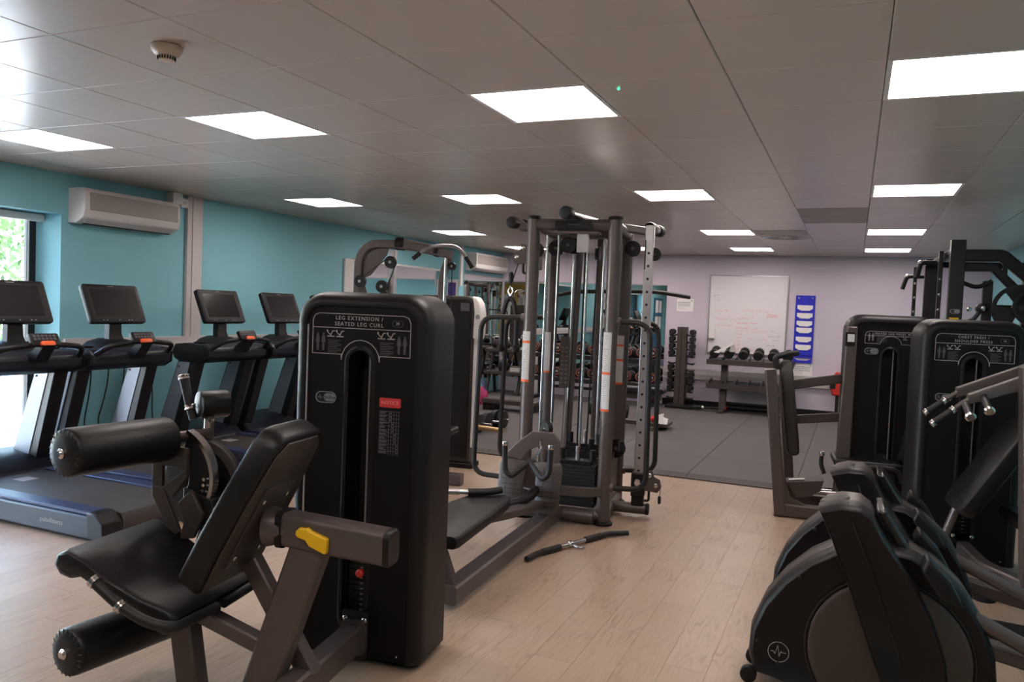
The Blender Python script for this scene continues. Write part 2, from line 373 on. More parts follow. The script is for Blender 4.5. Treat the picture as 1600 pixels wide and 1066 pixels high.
# round diffuser, smoke detector
t=thing('air_diffuser','round swirl air vent in the ceiling near the back lights','vent',(X0+.6*1+.3,Y0+.6*11+.3,ZC))
O('face_plate',G().box(-.298,.298,-.298,.298,0,.03),tilem,t)
g=G()
for k in range(16):
    a=2*PI*k/16; c,s=math.cos(a),math.sin(a)
    g.add([(c*.09-s*.012,s*.09+c*.012,-.003),(c*.09+s*.012,s*.09-c*.012,-.003),(c*.2+s*.02,s*.2-c*.02,-.003),(c*.2-s*.0,s*.2+c*.0,-.003)],[(0,1,2,3)])
O('slots',g,dark,t); O('ring',G().lathe([(.25,0),(.255,-.004),(.275,-.004),(.28,0)],(0,0,-.0005),(0,0,1),32,cap=False),white,t)
t=thing('smoke_detector','round cream smoke detector on the near left ceiling tiles','detector',(-2.59,2.36,ZC))
cream=mat('cream_plastic',(214,190,168),.45,var=.03)
O('base',G().lathe([(.055,-.0),(.06,-.006),(.06,-.018),(.05,-.034),(.034,-.042)],(0,0,0),(0,0,1),28),cream,t)
O('sensor_head',G().lathe([(.034,-.04),(.031,-.06),(.02,-.063)],(0,0,0),(0,0,1),24),cream,t)
g=G()
for k in range(20): a=2*PI*k/20; g.box(.0325*math.cos(a)-.002,.0325*math.cos(a)+.002,.0325*math.sin(a)-.002,.0325*math.sin(a)+.002,-.058,-.044)
O('vent_slots',g,dark,t)
tag(O('indicator_lamp',G().ball((-1.02,3.42,ZC-.003),.006,8),emis('green_led',(60,255,160),2)),'tiny green indicator light beside the middle ceiling light','indicator')

# ------------------------------------------------------------ things on the left wall
def aircon(loc,w_,label):
    t=thing('air_conditioner',label,'air conditioner',loc,group='wall air conditioners')   # x out of the wall, y along it
    pr=[(0,0),(.10,-.0),(.19,.05),(.21,.12),(.205,.27),(.18,.3),(0,.3)]
    O('body',G().prism(rrp(pr),0,w_,'y'),white,t,bevel=.006)
    O('front_grille',G().prism([(.196,.11),(.214,.115),(.209,.262),(.19,.268)],.05,w_-.03,'y'),frameg,t,bevel=.003)
    O('vane',G().prism([(.115,.008),(.18,.045),(.184,.04),(.12,.0)],.06,w_-.06,'y'),offwhite,t)
    O('slot_line',G().prism([(.09,-.003),(.125,.004),(.125,.001),(.09,-.006)],.06,w_-.04,'y'),dark,t)
    return t
rrp=lambda p:p
frameg=mat('grille_grey',(170,160,156),.5,var=.05,scale=90,stretch=(1,1,30))
a=aircon((XL,4.68,2.15),1.03,'white wall air conditioner above the treadmills beside the window')
aircon((XS,11.75,2.17),1.3,'white wall air conditioner in the far left corner above a mirror')
t=thing('pipe_cover','short white pipe cover between air conditioner and ceiling','cover',(XL,5.72,2.455)); O('cover',G().box(.002,.1,0,.12,0,ZC-2.455),white,t,bevel=.006)
t=thing('isolator_switch','small white isolator switch box beside the pipe cover','switch',(XL,5.87,2.44)); O('box',G().box(.002,.05,0,.09,0,.09),white,t,bevel=.004); O('rocker',G().box(.05,.056,.03,.06,.03,.06),offwhite,t)
t=thing('wall_mirror','large framed mirror on the teal left wall beyond the treadmills','mirror',(XL,8.66,0))
O('glass',G().box(.004,.016,.2,2.7,.45,2.12),mirr,t); g=G(); g.box(.003,.03,0,.2,.4,2.14); g.box(.003,.03,.2,2.7,2.12,2.15); g.box(.003,.03,2.7,2.74,.4,2.15); g.box(.003,.03,.2,2.7,.4,.45)
O('mirror_frame',g,white,t,bevel=.003)
t=thing('wall_mirror','mirror below the air conditioner in the far left corner','mirror',(XS,11.7,0))
O('glass',G().box(.004,.012,0,1.58,.3,2.1),mirr,t); O('edge_trim',G().box(.003,.016,0,1.58,2.1,2.115),silver,t)
t=thing('wall_mirror','mirror on the back wall behind the long dumbbell rack','mirror',(-6.0,YB,0))
O('glass',G().box(.02,3.05,-.012,-.004,.3,2.05),mirr,t); O('edge_trim',G().box(.02,3.05,-.016,-.003,2.05,2.07),silver,t)
t=thing('poster','small purple framed poster on the end of the wall step','poster',(-6.135,YS,1.62))
O('border',G().box(-.1,.1,-.008,-.002,-.13,.38),paper,t); O('print',G().box(-.085,.06,-.011,-.008,.0,.33),purple,t)
def cable(i,pts,label):
    tag(O('power_cable',G().tube(fil(pts,.15,4),.006,6),blackf),label,'cable','cables hanging on the teal wall')
for i,(yy,dy,zz) in enumerate(((4.72,.0,.15),(4.9,-.06,.05),(5.08,-.1,.3),(5.25,-.1,.12),(5.55,.03,.1))):
    cable(i,[(XL+.03,yy,1.03),(XL+.03,yy+.01,.8),(XL+.05,yy+dy*.5,.6),(XL+.03,yy+dy,.4),(XL+.05,yy+dy+.04,zz)],'black cable hanging from the wall trunking, %s from the window'%ORD[i])

# ------------------------------------------------------------ back wall things
WB=YB-.06
t=thing('whiteboard','large whiteboard with red and blue handwriting on the lilac wall','whiteboard',(-1.61,WB,0))
O('board',G().box(-.6,.6,-.02,-.002,.98,2.23),boardm,t)
g=G(); g.box(-.62,-.6,-.028,-.002,.96,2.25); g.box(.6,.62,-.028,-.002,.96,2.25); g.box(-.6,.6,-.028,-.002,.96,.98); g.box(-.6,.6,-.028,-.002,2.23,2.25); O('board_frame',g,silver,t)
rnd=random.Random(4)
def scrib(g,x,z,n,h=.032,ln=.03):
    """hand written words: joined slanting strokes"""
    p=[(x,z)]
    for k in range(n): x+=ln*rnd.uniform(.4,.9); p.append((x,z+rnd.uniform(-.5,.6)*h))
    strip(g,p,.0055,-.0225,-.0205)
    return x
def words(g,x,z,ns):
    for n_ in ns: x=scrib(g,x,z,n_)+.03
g=G()
for x,z,ns in ((-.52,1.66,(7,3)),(-.5,1.53,(10,4)),(-.5,1.43,(4,3,4)),(-.05,1.67,(5,2,5,4)),(-.16,1.55,(10,4)),(-.16,1.47,(9,5)),(-.16,1.39,(9,4)),(-.16,1.29,(4,)),(-.16,1.23,(5,)),(.02,1.22,(5,3,4)),(-.16,1.17,(4,)),(-.16,1.11,(4,)),(-.16,1.05,(5,3,4)),(-.16,1.01,(8,6,4))): words(g,x,z,ns)
for k in range(3): scrib(g,.3,1.58+k*.02,9,.02)
strip(g,[(-.18,1.34),(.35,1.345)],.003,-.0225,-.0205)
O('red_writing',g,ink,t,kind='stuff')
g=G()
for x,z,ns in ((-.55,1.9,(5,)),(-.5,1.83,(3,)),(.38,1.36,(3,)),(.34,1.27,(5,4)),(.42,1.2,(4,)),(.33,1.12,(6,)),(.37,1.05,(4,3))): words(g,x,z,ns)
O('blue_writing',g,inkb,t,kind='stuff')
O('pen_clip',G().box(-.585,-.5,-.05,-.02,1.2,1.36),white,t,bevel=.006); O('eraser_ledge',G().box(-.6,-.5,-.07,-.02,1.19,1.205),silver,t)
t=thing('pocket_chart','blue hanging pocket chart with white papers beside the whiteboard','organiser',(-.73,WB,0))
O('backing',G().box(-.145,.145,-.014,-.002,.96,1.95),bluep,t,bevel=.003)
for k in range(7):
    z=1.72-k*.125
    O('pocket',G().prism([(-.14,z-.09),(.14,z-.09),(.14,z-.01),(.07,z-.05),(-.07,z-.05),(-.14,z-.01)],-.026,-.015),bluep,t)
for k in range(6):
    z=1.72-k*.125+(.02 if k==3 else 0)
    O('paper',G().prism([(-.115,z+.075),(.115,z+.075),(.115,z+.02),(.06,z-.01),(-.06,z-.01),(-.115,z+.02)],-.03,-.016),paper,t)
for x in (-.1,.1): O('eyelet',G().cyl((x,-.014,1.91),(x,-.018,1.91),.012,10),chrome,t)
noteink=mat('notice_ink',(120,112,116),.7)
def notice(x,z,w_,h,label):
    t=thing('notice',label,'sign',(x,WB,z)); O('sheet',G().box(-w_/2,w_/2,-.006,-.002,-h/2,h/2),paper,t)
    g=G(); q=random.Random(int(z*100))
    for k in range(5):
        x=-w_*.42; zz=h*.22-k*h*.13; e=w_*(.42 if k<3 else .0)*q.uniform(.6,1)
        while x<e:
            l=q.uniform(.012,.04); strip(g,[(x,zz),(min(x+l,e),zz)],.009 if k<3 else .005,-.0075,-.006); x+=l+.007
    O('text_lines',g,noteink,t,kind='stuff')
    O('crest',G().cyl((w_*.38,-.006,h*.36),(w_*.38,-.0075,h*.36),.012,10),grey,t)
notice(-2.62,1.73,.28,.21,'white notice on the lilac wall left of the whiteboard'); notice(-.72,.77,.29,.22,'white notice low on the wall below the blue chart')

# ------------------------------------------------------------ weight stack towers
def pulse_mark(g,cx,cz,r,y0,y1):
    strip(g,[(cx-r*.95,cz),(cx-r*.6,cz),(cx-r*.42,cz-r*.3),(cx-r*.12,cz+r*.85),(cx+r*.12,cz-r*.6),(cx+r*.3,cz+r*.12),(cx+r*.48,cz),(cx+r*.95,cz)],r*.06,y0,y1); return g
def badge(p,x,y,z,w_=.1,h=.05):
    b=O('badge',G().prism(rr(x-w_/2,x+w_/2,z-h/2,z+h/2,h*.49,6),y-.006,y),dark,p)
    g=G(); o=rr(x-w_/2,x+w_/2,z-h/2,z+h/2,h*.49,6); i=rr(x-w_/2+.004,x+w_/2-.004,z-h/2+.004,z+h/2-.004,h*.45,6); n=len(o)
    g.loft([[(a,y-.0062,c) for a,c in o],[(a,y-.008,c) for a,c in o],[(a,y-.008,c) for a,c in i],[(a,y-.0062,c) for a,c in i]],cap=False)
    g.prism(rr(x-w_*.1,x+w_/2-.007,z-h/2+.008,z+h/2-.008,h*.3,5),y-.0075,y-.006)
    O('badge_rim',g,silver,b)
    O('pulse_mark',pulse_mark(G(),x-w_*.27,z,h*.3,y-.009,y-.006),silver,b)
    T('badge_lettering','pulse',h*.5,dimgrey,b,(x+w_*.19,y-.008,z+.001))
def tower(p,lines,number,side=None,hw=.32,top=1.61,depth=.3,pan=(-.23,.23,1.34,1.515),badge_at=(-.155,1.15),lab=True,twin=True,num=12,pin=5,lettersize=.0235):
    def ring(i,y,r): return [(a,y,c) for a,c in rr(-hw+i,hw-i,.025,top-i,(.004,.004,r,r),6)]
    g=G(); g.loft([ring(.066,.012,.07),ring(.062,.002,.075),ring(.05,0,.085),ring(.03,.006,.1),ring(.014,.022,.115),ring(.004,.05,.125),ring(0,.085,.13),ring(0,depth,.13),ring(.03,depth+.02,.11)],cap=False)
    sh=O('shroud',g,blackp,p,sharp=50)
    O('rear_cover',G().prism(rr(-hw+.03,hw-.03,.025,top-.03,(.004,.004,.11,.11),6),depth+.005,depth+.02),panelp,sh)
    # front panel in two halves around the tall round topped slot
    sw,s0,s1=.052,.17,1.31
    out=rr(-hw+.064,hw-.064,.025,top-.064,(.004,.004,.075,.075),6); slot=rr(-sw,sw,s0,s1+sw,(.03,.03,sw,sw),6)
    for sg in (1,-1):
        oh=[(sg*abs(a),c) for a,c in out if a*sg>0]; shh=[(sg*abs(a),c) for a,c in slot if a*sg>-1e-6]
        oh.sort(key=lambda q:0); 
        o2=sorted([q for q in oh],key=lambda q:math.atan2(q[1]-.8,abs(q[0]))); s2=sorted(shh,key=lambda q:math.atan2(q[1]-.75,abs(q[0])))
        poly=[(0,.025)]+o2+[(0,top-.064)]+[(0,s1+sw)]+s2[::-1]+[(0,s0)]
        O('front_panel',G().prism(poly,.010,.03),panelp,p)
    g=G(); n=len(slot); ro=rr(-sw-.022,sw+.022,s0-.022,s1+sw+.022,(.04,.04,sw+.022,sw+.022),6); rm=rr(-sw-.012,sw+.012,s0-.012,s1+sw+.012,(.035,.035,sw+.012,sw+.012),6)
    g.loft([[(a,.0105,c) for a,c in ro],[(a,.004,c) for a,c in rm],[(a,.008,c) for a,c in slot],[(a,.16,c) for a,c in slot]],cap=False); O('slot_rim',g,blackp,p,sharp=60)
    O('slot_back',G().box(-.09,.09,.15,.16,.1,1.45),dark,p)
    O('stack_cable',G().cyl((.028,.05,.5),(.028,.05,1.36),.005,8),silver,p)
    wp=None
    for k in range(num):
        if wp is None: wp=O('weight_plate',G().box(-.05,.05,.07,.14,0,.021),steel,p,bevel=.002); wp.location=(0,0,.2)
        else: clone(wp,p,(0,0,.2+.0235*k))
    g=G()
    for k in range(num): g.box(.005,.018,.0685,.0705,.207+.0235*k,.213+.0235*k)
    O('weight_numbers',g,grey,p)
    O('selector_pin',G().lathe([(.006,0),(.006,.02),(.017,.024),(.018,.04),(.012,.046)],(.03,.045,.2+.0235*pin*1.9-.03),(0,-1,0),12),red,p)
    # printed header
    x0,x1,z0,z1=pan; yy=.0085; ym=.0105; r=.03
    g=G(); mid=(x0+x1)/2
    if twin:
        arc=[(mid+.09*math.cos(t),s1+.005+.09*math.sin(t)) for t in [PI*k/10 for k in range(11)]]
        line=[(x1,z0),(x1,z1-r),(x1-r*.3,z1-r*.3),(x1-r,z1),(x0+r,z1),(x0+r*.3,z1-r*.3),(x0,z1-r),(x0,z0)]
        strip(g,line+[(mid-.09,z0)]+arc[::-1]+[(mid+.09,z0),(x1,z0)],.0028,yy,ym); strip(g,[(x0,z1-.061),(x1,z1-.061)],.0028,yy,ym)
        strip(g,[(-hw+.07,z1+.03-.08),(-hw+.07,.3)],.003,.0,.011) if lab else None
    else:
        arc=[(mid+.075*math.cos(t),z0+.0+.06*math.sin(t)) for t in [PI*k/10 for k in range(11)]]
        line=[(x1,z0),(x1,z1-r),(x1-r*.3,z1-r*.3),(x1-r,z1),(x0+r,z1),(x0+r*.3,z1-r*.3),(x0,z1-r),(x0,z0)]
        strip(g,line+arc[::-1]+[(x1,z0)],.0028,yy,ym); strip(g,[(x0,z1-.033),(x1,z1-.033)],.0028,yy,ym)
    O('header_outline',g,lineg,p)
    n=len(lines)
    for k,l in enumerate(lines):
        T('header_lettering',l,lettersize,lineg,p,(mid-.01,yy,(z1-.031+.0128*(n-1)-.0256*k) if twin else z1-.0165),spacing=1.22)
    hz=z1-.033 if twin else z1-.0165
    g=G(); q=rr(x1-.085,x1-.035,hz-.013,hz+.013,.0125,5); strip(g,q+[q[0]],.0018,yy,ym); O('number_ring',g,dimgrey,p); T('number_lettering',number,.018,lineg,p,(x1-.06,yy,hz))
    def figure(g,x,z,s):
        g.prism(rr(x-.004*s,x+.004*s,z+.03*s,z+.04*s,.0035*s,3),yy,ym); g.prism([(x-.006*s,z+.029*s),(x-.010*s,z+.002*s),(x-.005*s,z-.002*s),(x-.005*s,z-.036*s),(x-.0005,z-.036*s),(x,z-.008*s),(x+.0005,z-.036*s),(x+.005*s,z-.036*s),(x+.005*s,z-.002*s),(x+.010*s,z+.002*s),(x+.006*s,z+.029*s)],yy,ym)
    def machine(g,x,z):
        strip(g,[(x-.018,z-.012),(x+.016,z-.012)],.004,yy,ym); strip(g,[(x-.004,z-.012),(x+.008,z+.012),(x+.018,z+.012)],.0035,yy,ym); strip(g,[(x-.018,z+.008),(x-.008,z-.002),(x,z-.004)],.003,yy,ym); g.prism(rr(x-.021,x-.014,z+.008,z+.016,.003,3),yy,ym)
    for sg in ((-1,1) if twin else (-1,)):
        g=G(); zc=z0+.055; xx=(lambda u:mid+sg*u)
        if twin:
            figure(g,xx(.205),zc-.005,1); figure(g,xx(.178),zc-.005,1)
            O('muscle_figures',g,dimgrey,p); g=G()
            for k in range(8):
                w_=.08*(.95 if k%3 else .7); strip(g,[(min(xx(.155),xx(.092)),z0+.008+k*.0072),(min(xx(.155),xx(.092))+w_*.8,z0+.008+k*.0072)],.003,yy,ym)
            O('instruction_lines',g,dimgrey,p); g=G(); machine(g,xx(.142),z0+.088); machine(g,xx(.098),z0+.088); O('exercise_diagrams',g,lineg,p)
        else:
            figure(g,x0+.03,z0+.05,.8); figure(g,x0+.055,z0+.05,.8); O('muscle_figures',g,grey,p); g=G()
            for k in range(8): strip(g,[(x0+.085,z0+.012+k*.0095),(x0+.085+.075*(.95 if k%3 else .7),z0+.012+k*.0095)],.004,yy,ym)
            O('instruction_lines',g,dimgrey,p); g=G(); machine(g,mid+.1,z0+.05); machine(g,mid+.16,z0+.05); O('exercise_diagrams',g,grey,p)
    badge(p,badge_at[0],.011,badge_at[1])
    for x in (-hw+.1,hw-.1): bolt(p,(x,.003,.06),(0,-1,0),.006)
    return sh
A=thing('leg_extension_machine','black leg extension and seated leg curl machine in the left foreground','exercise machine',(-1.936,2.816,0),7.9)
sh=tower(A,['LEG EXTENSION /','SEATED LEG CURL'],'39')
# red headed notice table
x0,x1=.098,.196
n_=O('notice_label',G().prism(rr(x0,x1,1.125,1.165,.006,3),.0075,.0105),redlab,A); n_['label']='red heading of the printed notice'
T('notice_lettering','NOTICE',.022,mat('notice_pink',(240,150,150)),n_,((x0+x1)/2,.0072,1.145))
g=G(); q=random.Random(3)
for k in range(12):
    z=1.1-k*.0155; strip(g,[(x0,z+.0085),(x1-.004,z+.0085)],.0011,.008,.0105)
    for m_ in range(2): strip(g,[(x0+.002,z-.0005+m_*.005),(x0+.002+q.uniform(.02,.042),z-.0005+m_*.005)],.0026,.008,.0105)
    xx=x0+.052+.011*min(3,k//3); strip(g,[(xx-.003,z+.001),(xx+.003,z+.001)],.005,.008,.0105)
for k in range(5): strip(g,[(x0+.046+k*.0112,1.11),(x0+.046+k*.0112,.92)],.0011,.008,.0105)
O('notice_table',g,mat('notice_print',(112,106,110),.6),A,kind='stuff')
# frame and seat
O('mounting_plate',G().prism(rr(-.035,.085,.03,.235,.008,3),-.012,.0),blackf,A,bevel=.002)
for x in (-.02,.07):
    for z in (.07,.2): bolt(A,(x,-.012,z),(0,-1,0),.012)
O('floor_beam',G().tube([(.025,-.01,.125),(.025,-.62,.11)],0,sq=(.06,.045)),framep,A)
O('collar',G().prism(rr(-.035,.085,.05,.2,.03,5),-.03,-.012),framep,A)
O('rear_post',G().tube([(-.145,-.5,.0),(.095,-.5,.7)],0,sq=(.068,.04),up=(1,0,.3)),framep,A)
O('front_post',G().tube([(-.405,-.5,0),(-.475,-.5,.42)],0,sq=(.048,.04),up=(1,0,.1)),framep,A)
O('lower_beam',G().beam((-.45,-.5,.37),(-.03,-.5,.24),.06,.06),framep,A)
O('brace',G().beam((-.22,-.42,.55),(.05,-.42,.14),.06,.075),framep,A)
g=G(); 
def seatring(y,i):
    pr=[(-.79+i,.615-i*.6),(-.835+i,.59),(-.845+i,.555),(-.82+i,.515+i),(-.77,.505+i),(-.72,.52+i*.5),(-.52,.43+i*.5),(-.36,.355+i),(-.325-i,.37+i),(-.31-i,.42),(-.335-i*.5,.45-i*.4),(-.46,.478-i*.4),(-.6,.532-i*.4),(-.7,.585-i*.4)]
    return [(a,y,c) for a,c in pr]
g.loft([seatring(-.75,.022),seatring(-.743,.007),seatring(-.725,0),seatring(-.285,0),seatring(-.267,.007),seatring(-.26,.022)])
O('seat',g,vinyl,A,sharp=50)
# backrest: reclined slab, front on the left
bo=V((-.285,-.5,.49)); bx=V((0,1,0)); bz=V((.315,0,.585)).normalized()
poly=[(-.19,.02),(-.165,-.0),(.165,0),(.19,.02),(.2,.2),(.195,.4),(.165,.62),(.14,.66),(.1,.672),(-.1,.672),(-.14,.66),(-.165,.62),(-.195,.4),(-.2,.2)]
O('backrest',G().slab(poly,bo,bx,bz,-.012,-.105,0) if False else G().slab(poly,bo,bx,bz,-.085,.012,.018),vinyl,A,sharp=45)
bn=bx.cross(bz)
bp_=[(-.165,.02),(.165,.02),(.175,.2),(.17,.4),(.145,.6),(.1,.652),(-.1,.652),(-.145,.6),(-.17,.4),(-.175,.2)]
O('back_cover',G().slab(bp_,bo+bn*.012,bx,bz,0,.008,.003),frame2,A)
O('back_plate',G().slab(rr(-.105,.105,.1,.46,.015,3),bo+bn*.02,bx,bz,0,.007,.002),frame2,A)
for sx in (-.075,.075):
    for sz in (.15,.40): bolt(A,bo+bn*.027+bx*sx+bz*sz,bn,.012)
O('back_bracket',G().tube([(-.09,-.5,.72),(-.0,-.5,.725)],[.075,.052],14),framep,A)
O('carriage_tube',G().loft([[(x,-.5+a,.722+b_-(x)*.06) for a,b_ in rr(-.05,.05,-.062,.062,.022,4)] for x in (-.03,.395)]),framep,A,sharp=50)
O('end_cap',G().loft([[(x,-.5+a*k,.722+b_*k-(x)*.06) for a,b_ in rr(-.051,.051,-.063,.063,.024,4)] for x,k in ((.388,1),(.402,1),(.41,.93))]),blackp,A)
O('tube_collar',G().loft([[(x,-.5+a,.722+b_) for a,b_ in rr(-.056,.056,-.068,.068,.026,4)] for x in (-.04,-.015)]),blackp,A)
yl=O('adjustment_lever',G().prism([(.055,.735),(.07,.75),(.09,.748),(.1,.752),(.115,.742),(.178,.722),(.182,.715),(.18,.668),(.172,.664),(.11,.686),(.095,.706),(.062,.714),(.055,.722)],-.572,-.55),yellow,A,bevel=.005); yl['label']='yellow lever'
# side handles with chrome collars
h=O('side_handle',G().tube(fil([(-.60,-.8,.535),(-.5,-.8,.47),(-.38,-.8,.425),(-.3,-.76,.40),(-.3,-.52,.39)],.06),.019,12),grip,A)
for p in ((-.605,-.8,.54),(-.49,-.8,.466)):
    g=G(); d=V((.1,0,-.065)).normalized(); g.lathe([(.02,-.012),(.024,-.01),(.024,-.002),(.021,0),(.024,.002),(.024,.01),(.02,.012)],p,d,14); O('chrome_collar',g,chrome,h)
h=O('side_handle',G().tube(fil([(-.60,-.2,.535),(-.5,-.2,.47),(-.38,-.2,.425),(-.3,-.24,.40),(-.3,-.48,.39)],.06),.019,12),grip,A)
# leg rollers
def roller(p,q,r,name):
    p,q=V(p),V(q); d=q-p; L=d.length
    o=O(name,G().lathe([(r*.55,-.012),(r*.9,-.006),(r*.97,.0),(r,.014),(r,L-.014),(r*.96,L),(r*.8,L+.004)],p,d,28),vinyl,A,sharp=50)
    g=G()
    dn=d.normalized(); a=V((0,0,1)); u=(a-dn*a.dot(dn)).normalized(); w_=dn.cross(u)
    for k in range(22):
        t=2*PI*k/22; c=p+(u*math.cos(t)+w_*math.sin(t))*r*.93-dn*.004; g.tube([c-(u*math.cos(t)+w_*math.sin(t))*.012-dn*.004,c+(u*math.cos(t)+w_*math.sin(t))*.004],.0018,5)
    O('pleats',g,vinyl,o)
    O('end_bolt',G().lathe([(.02,-.012),(.02,-.02),(.016,-.024),(.012,-.03),(.006,-.03)],p,d,16),chrome,o)
roller((-.80,-.74,.972),(-.715,-.31,.968),.092,'upper_roller')
roller((-.775,-.74,.23),(-.68,-.27,.22),.09,'lower_roller')
O('roller_shaft',G().cyl((-.715,-.31,.968),(-.66,-.1,.965),.024,14),framep,A)
O('lower_shaft',G().cyl((-.68,-.27,.22),(-.655,-.12,.22),.022,12),framep,A)
O('lower_arm',G().tube(fil([(-.655,-.14,.2),(-.67,-.14,.4),(-.6,-.14,.66)],.1),0,sq=(.022,.04)),framep,A)
# toothed range plate (chrome edged sector with numbers), behind it the round cam
def sector(cx,cz,r0,r1,t0,t1,n=14): return [(cx+r1*math.cos(R(t0+(t1-t0)*k/n)),cz+r1*math.sin(R(t0+(t1-t0)*k/n))) for k in range(n+1)]+[(cx+r0*math.cos(R(t1-(t1-t0)*k/n)),cz+r0*math.sin(R(t1-(t1-t0)*k/n))) for k in range(n+1)]
O('range_plate',G().prism(sector(-.74,.8,.10,.205,-35,62),-.26,-.235),blackp,A,bevel=.003)
O('range_edge',G().prism(sector(-.74,.8,.205,.222,-35,66),-.265,-.225),chrome,A)
g=G()
for k in range(5):
    t=R(-32+k*8); g.cyl((-.74+.175*math.cos(t),-.2605,.8+.175*math.sin(t)),(-.74+.175*math.cos(t),-.263,.8+.175*math.sin(t)),.0075,8)
O('range_holes',g,chrome,A)
g=G()
for k in range(5):
    t=R(-30+k*8); strip(g,[(-.74+.192*math.cos(t),.8+.192*math.sin(t)),(-.74+.206*math.cos(t),.8+.206*math.sin(t))],.006,-.267,-.262)
O('range_numbers',g,grey,A)
O('cam_disc',G().lathe([(.02,0),(.185,0),(.2,.006),(.2,.03),(.185,.036),(.02,.036)],(-.655,-.16,.745),(0,1,0),40),blackp,A)
O('cam_rim',G().prism(sector(-.655,.745,.165,.203,-10,120,20),-.172,-.158),frame2,A)
g=G()
for k in range(6):
    t=R(-26+k*7); g.cyl((-.655+.15*math.cos(t),-.160,.745+.15*math.sin(t)),(-.655+.15*math.cos(t),-.164,.745+.15*math.sin(t)),.006,8); strip(g,[(-.655+.17*math.cos(t),.745+.17*math.sin(t)),(-.655+.19*math.cos(t),.745+.19*math.sin(t))],.007,-.175,-.17)
O('cam_numbers',g,grey,A)
O('pivot_hub',G().cyl((-.67,-.23,.77),(-.67,-.1,.77),.05,18,b=.006),blackp,A)
# cut-out bracket in front of the pivot
def cut(g,outer,y0,y1): return g.prism(outer,y0,y1)
g=G(); y0,y1=-.30,-.282
for pl in ([(-.79,.95),(-.74,.95),(-.74,.76),(-.79,.76)],[(-.74,.95),(-.62,.93),(-.62,.85),(-.74,.85)],[(-.79,.76),(-.74,.76),(-.70,.68),(-.65,.58),(-.69,.55),(-.79,.72)],[(-.74,.76),(-.62,.85),(-.62,.81),(-.69,.72)],[(-.66,.70),(-.60,.76),(-.54,.66),(-.58,.56),(-.65,.55),(-.63,.62)]): g.prism(pl,y0,y1)
O('cutout_bracket',g,frame2,A,bevel=.002); bolt(A,(-.76,-.30,.93),(0,-1,0),.01)
O('bracket_block',G().prism([(-.66,.76),(-.52,.72),(-.50,.62),(-.56,.58),(-.66,.62)],-.27,-.12),steel,A,bevel=.006)
O('pivot_post',G().tube([(-.58,-.2,.66),(-.46,-.3,.44)],.042,14),framep,A)
O('pivot_base',G().beam((-.62,-.22,.64),(-.46,-.22,.66),.1,.07),framep,A)
# range handle behind the upper roller, with short round pad
h=O('range_handle',G().tube([(-.80,-.1,1.2),(-.775,-.1,1.10),(-.745,-.1,1.02)],[.022,.019,.02],12),grip,A)
for p,z in (((-.803,-.1,1.205),1),((-.765,-.1,1.075),1)):
    O('chrome_collar',G().lathe([(.022,-.01),(.026,-.008),(.022,0),(.026,.008),(.02,.012)],p,(-.25,0,1),14),chrome,h)
O('round_pad',G().cyl((-.73,-.09,1.085),(-.66,.02,1.085),.062,20,b=.01),vinyl,A); O('pad_bolt',G().cyl((-.685,-.07,1.0),(-.68,-.07,1.03),.016,10),chrome,A)
O('pad_arm',G().tube([(-.7,-.05,1.06),(-.67,-.1,.9),(-.66,-.14,.8)],.022,10),framep,A)

